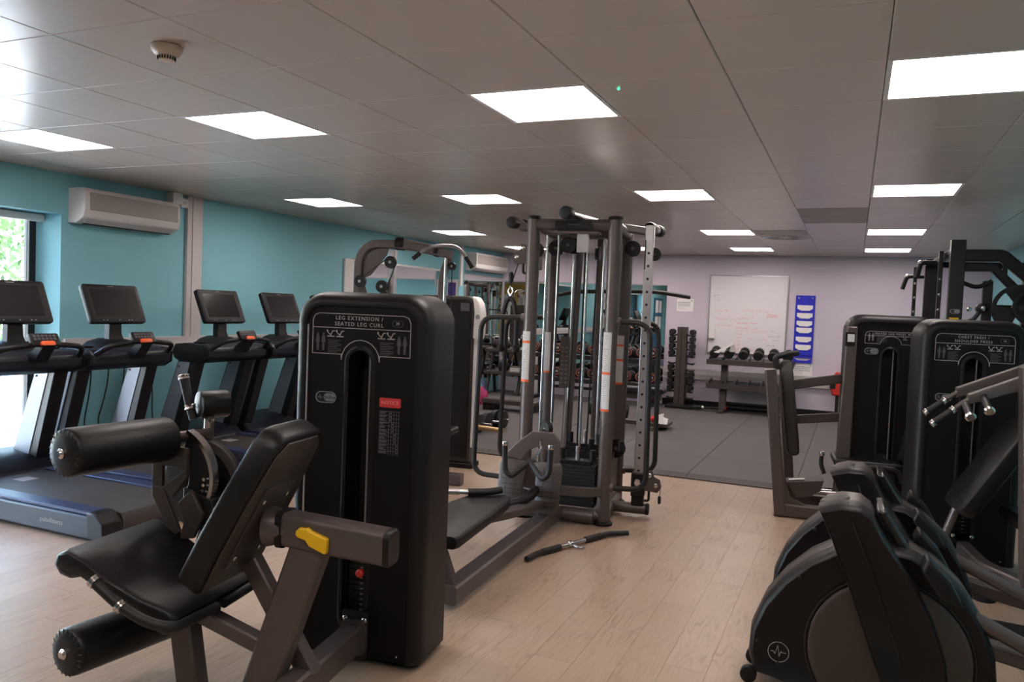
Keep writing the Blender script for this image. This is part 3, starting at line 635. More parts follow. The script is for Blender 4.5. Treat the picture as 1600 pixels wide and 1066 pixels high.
# ------------------------------------------------------------ treadmills
TX=-5.65
def treadmill(yc,label,letter):
    t=thing('treadmill',label,'treadmill',(TX,yc,0),0,'treadmills along the window wall')
    O('deck_frame',G().prism([(-.5,.02),(-.5,.165),(1.38,.165),(1.47,.13),(1.47,.03),(1.4,.015)],-.41,.41),bluebody,t,bevel=.012)
    O('motor_hood',G().prism([(-.52,.06),(-.52,.27),(-.45,.31),(-.14,.275),(-.03,.18),(-.03,.06)],-.39,.39),bluebody,t,bevel=.02)
    O('running_belt',G().prism([(-.1,.168),(-.1,.178),(1.41,.178),(1.455,.17),(1.475,.135),(1.475,.09),(1.46,.05),(1.4,.05),(1.4,.168)],-.27,.27),belt,t)
    for s in (-1,1):
        O('side_rail',G().box(-.1,1.36,min(s*.285,s*.4),max(s*.285,s*.4),.165,.19),rail,t,bevel=.006)
        O('end_cap',G().prism([(1.33,.02),(1.33,.193),(1.4,.191),(1.475,.135),(1.48,.06),(1.45,.02)],min(s*.272,s*.419),max(s*.272,s*.419)),blackp,t,bevel=.01)
        O('foot_mark',G().box(.16,.3,min(s*.3,s*.38),max(s*.3,s*.38),.1905,.1915),blackp,t)
        # upright: leaning dark post with a silver side plate
        q=[(-.42,.2),(-.13,.2),(.10,.99),(-.12,.99)]
        u=O('upright',G().prism(q,min(s*.27,s*.385),max(s*.27,s*.385)),blackf,t,bevel=.006)
        for ya,yb in ((s*.385,s*.391),(s*.27,s*.264)):
            O('side_plate',G().prism([(-.385,.26),(-.20,.26),(.03,.98),(-.105,.98)],min(ya,yb),max(ya,yb)),satin,u)
        for px_,pz in ((-.09,.955),(.0,.955),(-.11,.9)):
            bolt(u,(px_,s*.391,pz),(0,s,0),.008,dark); bolt(u,(px_,s*.264,pz),(0,-s,0),.008,dark)
    O('stop_sheet',G().box(.1,.22,-.06,.06,.1782,.1792),grey,t)
    # console bar
    sec=[(-.17,.98),(-.20,1.04),(-.16,1.11),(-.02,1.125),(.2,1.11),(.25,1.07),(.245,.99),(.16,.945),(-.1,.945)]
    O('console_bar',G().prism(sec,-.385,.385),bluebody,t,bevel=.018)
    for s in (-1,1):
        O('console_end',G().loft([[(a*k+.02*(1-k),y,1.04+(c-1.04)*k) for a,c in sec] for y,k in ((s*.385,1),(s*.40,.97),(s*.41,.8))]),blackp,t)
        O('hand_rail',G().tube(fil([(.22,s*.36,1.06),(.34,s*.31,1.15),(.35,s*.17,1.165),(.33,s*.1,1.17)],.08),.02,10),blackp,t)
        O('bottle_well',G().lathe([(.05,0),(.06,.012),(.05,.016),(.044,.0)],(.03,s*.28,1.118),(0,0,1),16),dark,t)
    O('console_shroud',G().loft([[(a,y,c) for a,c in ((-.1,1.10),(-.08,1.10+h_),(.06,1.10+h_*.9),(.16,1.10))] for y,h_ in ((-.25,.01),(-.18,.06),(-.08,.085),(.08,.085),(.18,.06),(.25,.01))]),blackp,t)
    O('keypad_stem',G().prism([(.2,1.06),(.24,1.10),(.37,1.19),(.40,1.17),(.3,1.04)],-.05,.05),blackp,t)
    M=V((.345,0,1.2)); ex=V((0,1,0)); ey=V((-.045,0,.075)).normalized()
    kp=O('keypad',G().slab(rr(-.11,.11,-.04,.055,.012,3),M,ex,ey,-.02,.012,.004),blackp,t)
    g=G()
    for a in range(6):
        for b_ in range(2): g.slab(rr(-.088+a*.03,-.066+a*.03,.002+b_*.024,.018+b_*.024,.003,2),M,ex,ey,.012,.0145)
    O('keys',g,dimgrey,kp,kind='stuff')
    k=O('stop_button',G().slab(rr(-.055,.055,-.052,-.014,.015,3),M,ex,ey,.01,.03,.006),orange,kp); k['label']='orange stop bar'
    # screen on a short neck
    O('screen_neck',G().loft([[(x-.035,-w_,z),(x+.03,-w_,z),(x+.03,w_,z),(x-.035,w_,z)] for x,w_,z in ((.03,.085,1.12),(.0,.06,1.22),(-.005,.055,1.38))]),blackp,t,bevel=.006)
    M=V((.0,0,1.468)); ey=V((-.135,0,.31)).normalized()
    sc=O('screen_housing',G().slab(rr(-.265,.265,-.168,.168,.022,4),M,ex,ey,-.03,.016,.008),blackp,t)
    O('display',G().slab(rr(-.205,.205,-.115,.125,.003,2),M,ex,ey,.016,.0175),screen,sc)
    O('bezel',G().slab(rr(-.235,.235,-.14,.14,.008,3),M,ex,ey,.0155,.0165),dark,sc)
    g=G()
    for a in (-.15,-.12,0,.09,.12): g.slab(rr(a-.006,a+.006,-.151,-.145,.0025,2),M,ex,ey,.0158,.0175)
    O('screen_buttons',g,grey,sc,kind='stuff'); O('screen_logo',G().slab(rr(-.03,.03,.146,.151,.002,2),M,ex,ey,.0158,.0172),grey,sc)
    if letter: T('lettering','pulsefitness',.046,grey,t,(1.0,-.4105,.09))
    return t
for k,(y,l) in enumerate(((3.81,'nearest treadmill in front of the window, lettering on its side'),(4.66,'second nearest treadmill, its screen standing before the teal wall by the window'),(5.86,'third treadmill, its screen in front of the white wall pilaster'),(6.74,'fourth treadmill, right of the one at the white pilaster'),(7.58,'farthest treadmill, its screen half hidden by the leg extension machine'))): treadmill(y,l,k==0)

# ------------------------------------------------------------ four station cable tower with low row bench
B=thing('cable_tower','tall bronze grey multi station cable tower with weight stacks in mid room','exercise machine',(-1.61,5.55,0),8)
def post(x,y,z0=.03,z1=2.24,r=.05,name='post'):
    o=O(name,G().cyl((x,y,z0),(x,y,z1),r,20),framep,B); O('post_cap',G().lathe([(r,0),(r+.004,.002),(r+.004,.022),(r*.8,.028)],(x,y,z1-.005),(0,0,1),20),blackp,o); return o
PX=(-.63,-.02); PY=(0,.70)
pf=[post(x,y) for y in PY for x in PX]
greypaper=mat('grey_paper',(196,190,188),.7,var=.03)
def placard(po,x,y,z0,z1,bands,r=.05):
    def arc(rad,z): return [(x+rad*math.cos(R(a)),y+rad*math.sin(R(a)),z) for a in range(188,289,10)]
    def shell(g,rad,a,b_):
        n=11; return g.add(arc(r,a)+arc(r+rad,a)+arc(r,b_)+arc(r+rad,b_),[(k+n,k+n+1,k+3*n+1,k+3*n) for k in range(n-1)]+[(k+2*n,k+2*n+1,k+3*n+1,k+3*n) for k in range(n-1)]+[(k,k+1,k+n+1,k+n) for k in range(n-1)]+[(0,n,3*n,2*n),(n-1,2*n-1,4*n-1,3*n-1)])
    pl=O('placard',shell(G(),.002,z0,z1),greypaper,po)
    g=G()
    for z in bands: shell(g,.0035,z-.009,z+.009)
    O('orange_bands',g,orange,po)
    g=G(); q=random.Random(int(x*100)+7); z=z1-.03
    while z>z0+.02:
        for k in range(2): a=-PI/2+(-1.4+k*.75); b_=a+q.uniform(.2,.5); g.tube([(x+(r+.0025)*math.cos(a),y+(r+.0025)*math.sin(a),z),(x+(r+.0025)*math.cos((a+b_)/2),y+(r+.0025)*math.sin((a+b_)/2),z),(x+(r+.0025)*math.cos(b_),y+(r+.0025)*math.sin(b_),z)],.0012,4)
        z-=.016 if q.random()<.8 else .04
    O('placard_text',g,dimgrey,po,kind='stuff')
placard(pf[0],PX[0],PY[0],1.03,1.40,(1.03,1.32)); placard(pf[1],PX[1],PY[0],.85,1.42,(.85,1.12)); placard(pf[3],PX[1],PY[1],.99,1.38,(.99,1.18,1.30)); placard(pf[2],PX[0],PY[1],1.05,1.38,(1.05,))
for y in PY: O('top_rail',G().cyl((PX[0],y,2.2),(PX[1],y,2.2),.042,16),framep,B)
for x in PX: O('top_rail',G().cyl((x,0,2.2),(x,.7,2.2),.042,16),framep,B)
bd=O('top_badge',G().prism(rr(-.46,-.18,2.165,2.225,.012,3),-.055,-.03),blackp,B); O('badge_mark',G().prism(rr(-.36,-.27,2.192,2.2,.002,2),-.057,-.054),dimgrey,bd)
O('guide_plate',G().box(-.49,-.14,-.02,.12,2.135,2.15),framep,B); O('top_block',G().box(-.30,-.22,.0,.06,2.0,2.14),silver,B)
# base rails
for x in PX: O('base_rail',G().tube([(x,0,.06),(x,.7,.06)],.045,14),framep,B)
for y in PY: O('base_rail',G().tube([(PX[0],y,.06),(PX[1],y,.06)],.045,14),framep,B)
for x,y in ((PX[0],0),(PX[1],0),(PX[0],.7),(PX[1],.7)): O('foot_pad',G().lathe([(.075,0),(.075,.018),(.06,.03)],(x,y,0),(0,0,1),20),blackp,B)
# overhead pull up bars: chrome with black ends
for x,y0_,y1_,z in ((-.34,-.30,1.14,2.255),(.16,.60,.92,2.25),(-.90,.30,.62,2.25)):
    dv=V((.2,.98,0)).normalized(); b0=V((x,y0_,z)); b1=b0+dv*(y1_-y0_)
    o=O('overhead_bar',G().cyl(b0+dv*.04,b1-dv*.04,.036,18),chrome,B)
    for p,q in ((b0,b0+dv*.10),(b1-dv*.10,b1)): O('rubber_end',G().cyl(p,q,.047,18,b=.014),grip,o)
for x in (.16,-.82): O('bar_arm',G().beam((-.02 if x>0 else -.63,.35,2.22),(x,.35 if x<0 else .62,2.22),.06,.06),framep,B)
# grab handles either side of the side stations
def guard(sx,y,name='grab_handle'):
    x0=PX[1]+.05 if sx>0 else PX[0]-.05; w_=.235 if sx>0 else -.335
    g=G().tube(fil([(x0-.03*sx,y,1.50),(x0+w_,y,1.495),(x0+w_+(.02*sx),y,.285),(x0-.03*sx,y,.275)],.11,6),.02,12)
    o=O(name,g,grip,B,sharp=60)
    for z in (1.5,.275): O('socket',G().cyl((x0-.045*sx,y,z),(x0+.02*sx,y,z),.03,14,b=.004),framep,o)
guard(1,0); guard(1,.70); guard(-1,.0); guard(-1,.70)
# guide rods and cables
for x,y in ((-.56,.16),(-.47,.16),(-.245,.16),(-.40,.42),(-.16,.42),(-.1,.3)):
    O('guide_rod',G().cyl((x,y,.1),(x,y,2.14),.0105,12),chrome,B)
O('centre_post',G().tube([(-.42,.45,.05),(-.37,.45,2.15)],.04,16),framep,B); O('rear_centre_post',G().tube([(-.2,.6,.05),(-.215,.6,2.15)],.034,16),framep,B)
g=O('numbered_strip',G().box(-.475,-.405,.40,.407,.95,1.36),frame2,B); gg=G()
for k in range(9): gg.box(-.465,-.45,.397,.401,.99+k*.035,.994+k*.035); gg.box(-.43,-.415,.397,.401,.99+k*.035,.994+k*.035)
O('strip_marks',gg,grey,g,kind='stuff')
for x,y,z0,z1,x1 in ((-.36,.22,.5,2.1,-.33),(-.28,.25,.45,2.1,-.28),(-.2,.2,.46,2.06,-.17),(-.44,.05,.72,2.1,-.44),(-.1,.52,.3,2.0,-.1),(.17,.3,1.9,2.12,.17)):
    O('steel_cable',G().cyl((x,y,z0),(x1,y,z1),.0065 if x<0 else .004,8),blackf,B)
def pulley(x,y,z,r=.055,ax=(0,1,0),p=None,th=.03):
    a=V(ax); o=O('pulley',G().lathe([(r*.25,0),(r,0),(r,.004),(r*.86,th*.4),(r*.86,th*.6),(r,th-.004),(r,th),(r*.25,th)],V((x,y,z))-a*th/2,a,24),blackp,p or B)
    O('pulley_hub',G().cyl(V((x,y,z))-a*(th/2+.004),V((x,y,z))+a*(th/2+.004),r*.22,12,b=.002),framep,o); return o
for a in ((-.68,.3,2.03),(-.50,.2,2.04),(-.39,.12,2.06),(-.36,.2,2.06),(.07,.35,2.06)): pulley(*a,r=.06)
pulley(-.16,.12,2.0,.05,(1,0,0)); pulley(.235,.35,2.02,.05,(0,1,0)); pulley(-.45,-.1,.69,.06,(.6,.8,0)); pulley(-.44,-.16,.70,.05,(.6,.8,0)); pulley(.0,.42,.5,.075); pulley(-.18,.25,.36,.04)
O('pulley_bracket',G().box(-.47,-.42,-.12,.0,.6,.66),blackf,B)
# weight stacks
def stack(cx,cy,n,top,sx=.15,sy=.055):
    wp=None
    for k in range(n):
        z=.1+k*.0262
        if wp is None: wp=O('weight_plate',G().box(-sx,sx,-sy,sy,0,.0246),steel,B,bevel=.003); wp.location=(cx,cy,z)
        else: clone(wp,B,(cx,cy,z))
    z=.1+n*.0262
    O('top_plate',G().box(cx-sx*.8,cx+sx*.75,cy-sy,cy+sy,z,z+.03),blackp,B,bevel=.004)
    for dx in (-.115,.115): O('rod_bush',G().cyl((cx+dx,cy,z+.03),(cx+dx,cy,z+.11),.022,12),blackp,B)
    O('cable_anchor',G().lathe([(.016,0),(.016,.03),(.012,.05),(.016,.06),(.014,.10)],(cx,cy,z+.03),(0,0,1),12),silver,B)
    g=G()
    for k in range(n): g.cyl((cx-sx*.88,cy-sy-.0015,.1+k*.0262+.013),(cx-sx*.88,cy-sy+.001,.1+k*.0262+.013),.006,8)
    O('pin_holes',g,chrome,B,kind='stuff')
stack(-.245,.10,12,.4); stack(-.25,.42,15,.45); stack(-.06,.30,14,.4,.05,.13)
O('stack_bumper',G().tube(fil([(-.62,-.03,.25),(-.5,-.12,.25),(-.14,-.12,.25),(-.03,-.03,.25)],.09,6),0,sq=(.034,.018),up=(0,0,1)),framep,B)
O('side_cover',G().prism([(.06,.09),(.62,.09),(.62,.46),(.5,.5),(.06,.38)],-.02,-.008,'x'),frame2,B,bevel=.002)
# adjustable column of the right side station
def column(sx,x,y):
    c=O('adjustable_column',G().box(x-.034,x+.034,y-.034,y+.034,.26,2.235),silver,B,bevel=.006)
    g=G()
    for k in range(18): z=.36+k*.098; g.cyl((x,y-.0345,z),(x,y-.036,z),.010,10)
    O('adjustment_holes',g,dark,c,kind='stuff')
    O('base_foot',G().tube([(PX[1] if sx>0 else PX[0],y,.06),(x+sx*.07,y,.06)],.043,14),framep,B); O('foot_cap',G().cyl((x+sx*.06,y,.06),(x+sx*.09,y,.06),.047,14,b=.01),blackp,B)
    O('column_socket',G().box(x-.045,x+.045,y-.045,y+.045,.09,.16),blackp,B,bevel=.006)
    return c
column(1,.195,.35); column(-1,-.705,.35)
def carriage(x,y,z,sx):
    c=O('carriage',G().box(x-.052,x+.052,y-.055,y+.055,z-.09,z+.09),blackp,B,bevel=.008)
    pl=[(.05,.08),(.10,.09),(.115,.04),(.16,.02),(.175,-.03),(.15,-.07),(.05,-.06)]
    for yy in (-.03,.03): O('side_plate',G().prism([(x+sx*a,z+.02+b_) for a,b_ in pl],y+yy-.003,y+yy+.003),framep,c)
    for a,b_ in ((.085,.06),(.135,-.015)): bolt(c,(x+sx*a,y-.034,z+.02+b_),(0,-1,0),.018)
    k=O('plunger_knob',G().lathe([(.012,0),(.012,.03),(.026,.034),(.028,.05),(.02,.058)],(x-sx*.0,y-.055,z+.03),(0,-1,0),14),chrome,c)
    O('lock_lever',G().tube(fil([(x+sx*.05,y-.02,z+.03),(x+sx*.085,y-.02,z+.03),(x+sx*.085,y-.02,z-.12),(x+sx*.05,y-.02,z-.12)],.03),.01,8),grip,c)
carriage(.195,.35,.25,1); carriage(-.705,.35,1.97,-1)
O('cable_end',G().tube([(.36,.35,.27),(.365,.35,.2),(.36,.35,.17)],.004,6),silver,B); O('cable_ball',G().lathe([(.008,0),(.012,.01),(.012,.05),(.008,.06)],(.36,.35,.11),(0,0,1),10),grip,B)
# lat bar hung on the rear station, with carabiner
lb=thing('lat_bar','long black lat pulldown bar hanging on the rear of the cable tower','bar',(-1.61,5.55,0),8)
O('bar',G().tube(fil([(-.75,.92,1.66),(-.5,.92,1.73),(.2,.92,1.755),(.49,.92,1.715)],.12,6),.017,12),grip,lb)
O('carabiner',G().tube(fil([(-.1,.92,1.77),(-.13,.92,1.82),(-.1,.92,1.87),(-.07,.92,1.82),(-.09,.92,1.77)],.02),.006,8),chrome,lb); O('hanger_cable',G().cyl((-.1,.92,1.87),(-.1,.9,2.2),.005,8),blackf,lb); O('swivel',G().lathe([(.014,0),(.014,.05),(.008,.07)],(-.1,.92,1.87),(0,0,1),12),blackp,lb)
O('rear_arm',G().beam((-.1,.7,2.2),(-.1,.95,2.2),.06,.05),framep,B)
# triceps rope on the left station
tr_=thing('triceps_rope','black triceps rope hanging from the left station of the cable tower','rope',(-1.61,5.55,0),8)
rx,ry=-.85,.2
O('rope_strand',G().tube(fil([(rx-.06,ry,1.28),(rx-.058,ry,1.5),(rx-.03,ry,1.62),(rx,ry,1.65),(rx+.03,ry,1.62),(rx+.058,ry,1.5),(rx+.06,ry,1.28)],.05,5),.019,10),grip,tr_)
for s in (-1,1): O('rope_end',G().lathe([(.02,0),(.032,.01),(.034,.04),(.02,.06)],(rx+s*.06,ry,1.22),(0,0,1),14),blackp,tr_)
O('snap_hook',G().tube(fil([(rx,ry,1.66),(rx-.022,ry,1.70),(rx,ry,1.74),(rx+.022,ry,1.70),(rx,ry,1.66)],.015),.006,8),chrome,tr_); O('hook_cable',G().cyl((rx,ry,1.74),(rx+.02,ry+.12,1.92),.004,8),blackf,tr_)
O('rubber_stop',G().lathe([(.012,0),(.02,.02),(.02,.07),(.012,.09)],(rx,ry,1.76),(0,0,1),12),grip,tr_)
# low row: floor beam, seat, foot plates
O('row_beam',G().tube([(-.36,-.08,.075),(-.52,-1.95,.075)],0,sq=(.05,.055)),framep,B)
O('row_post',G().tube([(-.38,-.32,.1),(-.385,-.25,.42)],0,sq=(.045,.05),up=(0,1,0)),framep,B); O('row_cross_pad',G().tube([(-.62,-.06,.06),(-.08,-.06,.06)],.045,14),framep,B)
O('row_seat',G().loft([[(cx+a,y,c) for a,c in rr(-w_,w_,.325,.39,.02,3)] for y,cx,w_ in ((-1.98,-.62,.15),(-1.95,-.62,.165),(-1.3,-.6,.165),(-1.1,-.575,.14),(-1.0,-.56,.10))]),vinyl,B,sharp=50)
O('seat_rail',G().tube(fil([(-.62,-1.95,.295),(-.6,-1.3,.295),(-.52,-.9,.24),(-.42,-.4,.2)],.2),0,sq=(.025,.05)),framep,B); O('seat_leg',G().tube([(-.6,-1.9,.31),(-.52,-1.9,.1)],0,sq=(.03,.04),up=(0,1,0)),framep,B)
for s,cx in ((-1,-.63),(1,-.36)):
    f=V((cx,-.36,.36)); ex=V((1,-.05,0)).normalized(); ey=V((-.03*s,.22,.9)).normalized()
    fp=O('foot_plate',G().slab([(-.075,-.22),(.06,-.235),(.085,-.19),(.10,.1),(.085,.13),(-.075,.13),(-.095,.1),(-.09,-.18)],f,ex,ey,-.012,.012,.006),frame2,B)
    ez=ex.cross(ey); g=G()
    for k in range(8): g.slab([(-.07,-.18+k*.034),(.07,-.18+k*.034),(.07,-.176+k*.034),(-.07,-.176+k*.034)],f,ex,ey,.0105,.0135)
    for x in (-.035,.035): g.slab([(x-.0015,-.19),(x+.0015,-.19),(x+.0015,.09),(x-.0015,.09)],f,ex,ey,.0105,.0135)
    O('tread_grooves',g,dark,fp,kind='stuff')
O('arch_plate',G().prism([(-.69,.52),(-.62,.60),(-.5,.70),(-.34,.70),(-.30,.64),(-.29,.5),(-.36,.46),(-.37,.56),(-.44,.60),(-.52,.56),(-.57,.48)],-.33,-.29),framep,B,bevel=.006)
O('heel_block',G().box(-.56,-.38,-.30,-.24,.28,.46),framep,B,bevel=.01)
O('roller_post',G().tube(fil([(-.45,-.33,.3),(-.45,-.55,.27),(-.62,-.66,.215),(-.72,-.68,.215)],.12),.034,14),blackp,B)
# V grip lying against the foot plates
vg=thing('row_handle','black double grip row handle with chrome tips against the foot plates','handle',(-1.61,5.55,0),8)
for s,cx in ((-1,-.62),(1,-.30)):
    O('grip',G().tube(fil([(cx,-.6,.635),(cx-s*.005,-.6,.46),(cx-s*.05,-.6,.42),(-.46-s*.01,-.52,.53)],.05,5),.02,12),grip,vg)
    O('grip_cap',G().cyl((cx,-.6,.63),(cx,-.6,.66),.0205,12,b=.003),chrome,vg)
O('snap_hook',G().tube(fil([(-.46,-.52,.53),(-.43,-.47,.55),(-.41,-.42,.6),(-.43,-.36,.64)],.03),.009,8),chrome,vg); O('strap',G().beam((-.43,-.36,.63),(-.45,-.17,.69),.02,.012),blackf,vg)
sb=thing('straight_bar','short chrome cable bar with black grip resting on the row seat','bar',(-1.61,5.55,0),8)
O('chrome_shaft',G().tube([(-.86,-1.2,.42),(-.70,-1.12,.414)],.015,12),chrome,sb); O('knurl',G().tube([(-.82,-1.18,.4185),(-.75,-1.145,.416)],.019,12),silver,sb)
O('black_grip',G().tube(fil([(-.70,-1.12,.414),(-.58,-1.06,.414),(-.52,-1.0,.42)],.05),.023,12),grip,sb); O('black_grip',G().tube([(-.98,-1.26,.425),(-.86,-1.2,.42)],.021,12),grip,sb)
fb=thing('curl_bar','chrome and black cable bar lying on the wood floor before the tower','bar',(-1.80,4.49,0),0)
P=lambda t,z=.022,dx=0: (.34*t+dx,.87*t,z)
O('chrome_shaft',G().tube([P(.12),P(.8)],.0145,12),chrome,fb); O('centre_hook',G().lathe([(.018,-.02),(.024,-.015),(.024,.015),(.018,.02)],P(.45),(.34,.87,0),14),chrome,fb); O('hook_ring',G().tube(fil([P(.45,.02,.02),P(.42,.012,.09),P(.48,.012,.09),P(.45,.02,.02)],.02),.007,8),chrome,fb)
O('black_grip',G().tube([P(.16),P(.34)],.0215,12),grip,fb); O('black_grip',G().tube([P(.62),P(.8)],.0215,12),grip,fb)
O('bent_end',G().tube(fil([P(.16),P(.1),(.02,-.04,.022)],.04),.018,12),grip,fb); O('bent_end',G().tube(fil([P(.8),P(.88),(.42,.86,.022)],.04),.018,12),grip,fb)

# ------------------------------------------------------------ seated leg press
L=thing('leg_press_machine','black seated leg press machine with grey side frame near the whiteboard','exercise machine',(-.51,6.55,0),6)
tw=bpy.data.objects.new('weight_tower',None)
sub=L
def placed(fn,parent,off):
    before=set(bpy.data.objects); fn(); 
    for o in set(bpy.data.objects)-before:
        if o.parent==parent: o.location=V(o.location)+V(off)
placed(lambda: tower(L,['SEATED LEG PRESS'],'28',pan=(-.185,.185,1.405,1.5),badge_at=(-.135,1.345),lab=False,twin=False,lettersize=.022,num=14,pin=4,top=1.63),L,(.79,.1,0))
O('grey_side_frame',G().prism(rr(.1,.16,.03,1.5,.02,3)if False else [(.425,.03),(.545,.03),(.545,1.53),(.47,1.53)],.07,.115),framep,L,bevel=.01)
q_=O('sticker',G().box(.475,.525,.066,.07,1.41,1.47),paper,L); O('sticker_frame',G().box(.462,.53,.068,.0705,1.375,1.485),blackp,q_)
O('front_post',G().tube([(.045,.0,.02),(-.085,.0,1.165)],0,sq=(.045,.055),up=(1,0,.1)),framep,L,bevel=.004)
O('base_beam',G().beam((0,0,.055),(.75,.0,.055),.09,.1),framep,L); O('base_beam',G().beam((.05,.42,.055),(.75,.42,.055),.09,.1),framep,L)
O('rear_post',G().tube([(.13,.42,.03),(.03,.42,1.1)],0,sq=(.04,.05),up=(1,0,.1)),framep,L); O('gusset',G().prism([(.08,.1),(.08,.24),(.12,.16),(.24,.1)],-.01,.01),framep,L)
ex=V((0,1,0)); ez=V((-.085,0,.66)).normalized()
O('foot_platform',G().slab([(-.2,-.36),(-.12,-.40),(.12,-.40),(.2,-.36),(.215,.1),(.20,.28),(.13,.36),(-.13,.36),(-.20,.28),(-.215,.1)],(.075,.22,.87),ex,ez,-.05,.05,.03),texv,L,sharp=50)
O('top_handle',G().tube(fil([(-.03,.08,1.16),(-.06,.08,1.26),(.03,.12,1.285),(.12,.3,1.29)],.05),.024,12),grip,L)
O('linkage_arm',G().beam((.10,.3,1.03),(.56,.3,1.12),.05,.075),framep,L); O('linkage_arm',G().beam((.10,.3,.74),(.56,.3,.80),.05,.07),framep,L)
O('foot_box',G().prism([(.08,.27),(.36,.31),(.34,.23),(.26,.17),(.16,.15)],.02,.22),frame2,L,bevel=.006); O('box_label',G().slab([(0,-.045),(.12,-.045),(.12,.0),(0,.0)],(.1,.06,.281),(1,0,.14),(0,-1,0),-.004,.002),paper,L)
O('chrome_rail',G().cyl((.2,.08,.2),(.62,.08,.22),.02,12),chrome,L); O('chrome_rail',G().cyl((.2,.16,.2),(.62,.16,.22),.02,12),chrome,L)
O('seat',G().box(.42,.92,-.05,.35,.44,.50),vinyl,L,bevel=.02); O('seat_carriage',G().box(.48,.86,.0,.3,.36,.44),blackf,L)
O('adjust_handle',G().tube(fil([(.36,.06,.36),(.33,.06,.44),(.335,.06,.50)],.03),.016,10),grip,L); O('handle_cap',G().cyl((.335,.06,.5),(.335,.06,.535),.02,12,b=.003),chrome,L)
O('seat_back',G().slab(rr(-.2,.2,0,.55,.06,4),(.93,.15,.5),(0,1,0),(.25,0,.95),-.07,0,.02),vinyl,L)
O('side_handle',G().tube(fil([(.5,-.1,.42),(.7,-.1,.48),(.86,-.1,.47),(.9,-.04,.36)],.05),.017,10),grip,L)

# ------------------------------------------------------------ chest press
P_=thing('chest_press_machine','black chest press and shoulder press machine at the right edge','exercise machine',(.72,5.83,0),8)
tower(P_,['CHEST PRESS /','SHOULDER PRESS'],'16',badge_at=(-.165,1.10),lab=False)
def arm(y,x0,z0,x1,z1,cx,cz,tx,tz):
    a=O('press_arm',G().loft([[(x,y+p,z+q) for p,q in rr(-.028,.028,-h,h,.008,3)] for x,z,h in ((x0,z0,.03),(x1,z1,.05))]),framep,P_)
    O('arm_rod',G().tube(fil([(x0+.04,y,z0+.01),(x0-.01,y,z0-.01),(cx,y,cz)],.03),.014,10),framep,a)
    O('handle_grip',G().cyl((cx,y,cz),(tx,y,tz),.0185,12),grip,a)
    d=V((tx-cx,0,tz-cz))
    for p in ((cx,y,cz),(tx,y,tz)): O('chrome_collar',G().lathe([(.018,-.012),(.023,-.01),(.02,0),(.023,.01),(.017,.014)],p,d,14),chrome,a)
    return a
a1=arm(-.5,-.22,1.175,.3,1.39,-.28,1.12,-.375,1.045)
a2=arm(-.7,-.21,1.155,.25,1.345,-.28,1.09,-.38,1.005)
for x,z,x2,z2 in ((-.225,1.125,-.24,1.08),(-.135,1.175,-.15,1.12)):
    O('handle_grip',G().cyl((x,-.72,z),(x2,-.88,z2),.019,12),grip,a2); d=V((x2-x,-.16,z2-z)); O('grip_cap',G().lathe([(.02,0),(.026,.004),(.028,.018),(.02,.026)],(x2,-.88,z2),d,16),chrome,a2)
O('front_post',G().tube([(.16,-.76,.05),(.085,-.76,1.36)],0,sq=(.06,.05),up=(1,0,0)),framep,P_,bevel=.006)
O('backrest',G().slab(rr(-.2,.2,-.32,.36,.07,4),(.02,-.36,.72),(0,1,0),(.34,0,.56),-.04,.05,.02),vinyl,P_)
O('backrest_stay',G().tube([(-.13,-.36,.50),(-.2,-.36,.28),(-.1,-.3,.1)],.025,10),framep,P_)
O('seat',G().box(.12,.5,-.62,-.22,.40,.48),vinyl,P_,bevel=.03)
O('base_tube',G().tube(fil([(.0,-.02,.12),(.0,-.45,.12),(.14,-.76,.12)],.1),0,sq=(.05,.04)),framep,P_); O('base_tube',G().beam((.14,-.76,.07),(.5,-.76,.07),.08,.08),framep,P_)
O('foot',G().tube([(-.06,-.62,.02),(-.06,-.62,.16)],[.04,.036],14),framep,P_); O('foot_pad',G().lathe([(.06,0),(.06,.02),(.04,.03)],(-.045,-.64,0),(0,0,1),16),blackp,P_); O('foot_tube',G().beam((-.06,-.62,.1),(.0,-.4,.12),.05,.05),framep,P_)
for x,z in ((-.06,.2),(.05,.2)): bolt(P_,(x,-.0,z),(0,-1,0),.012)

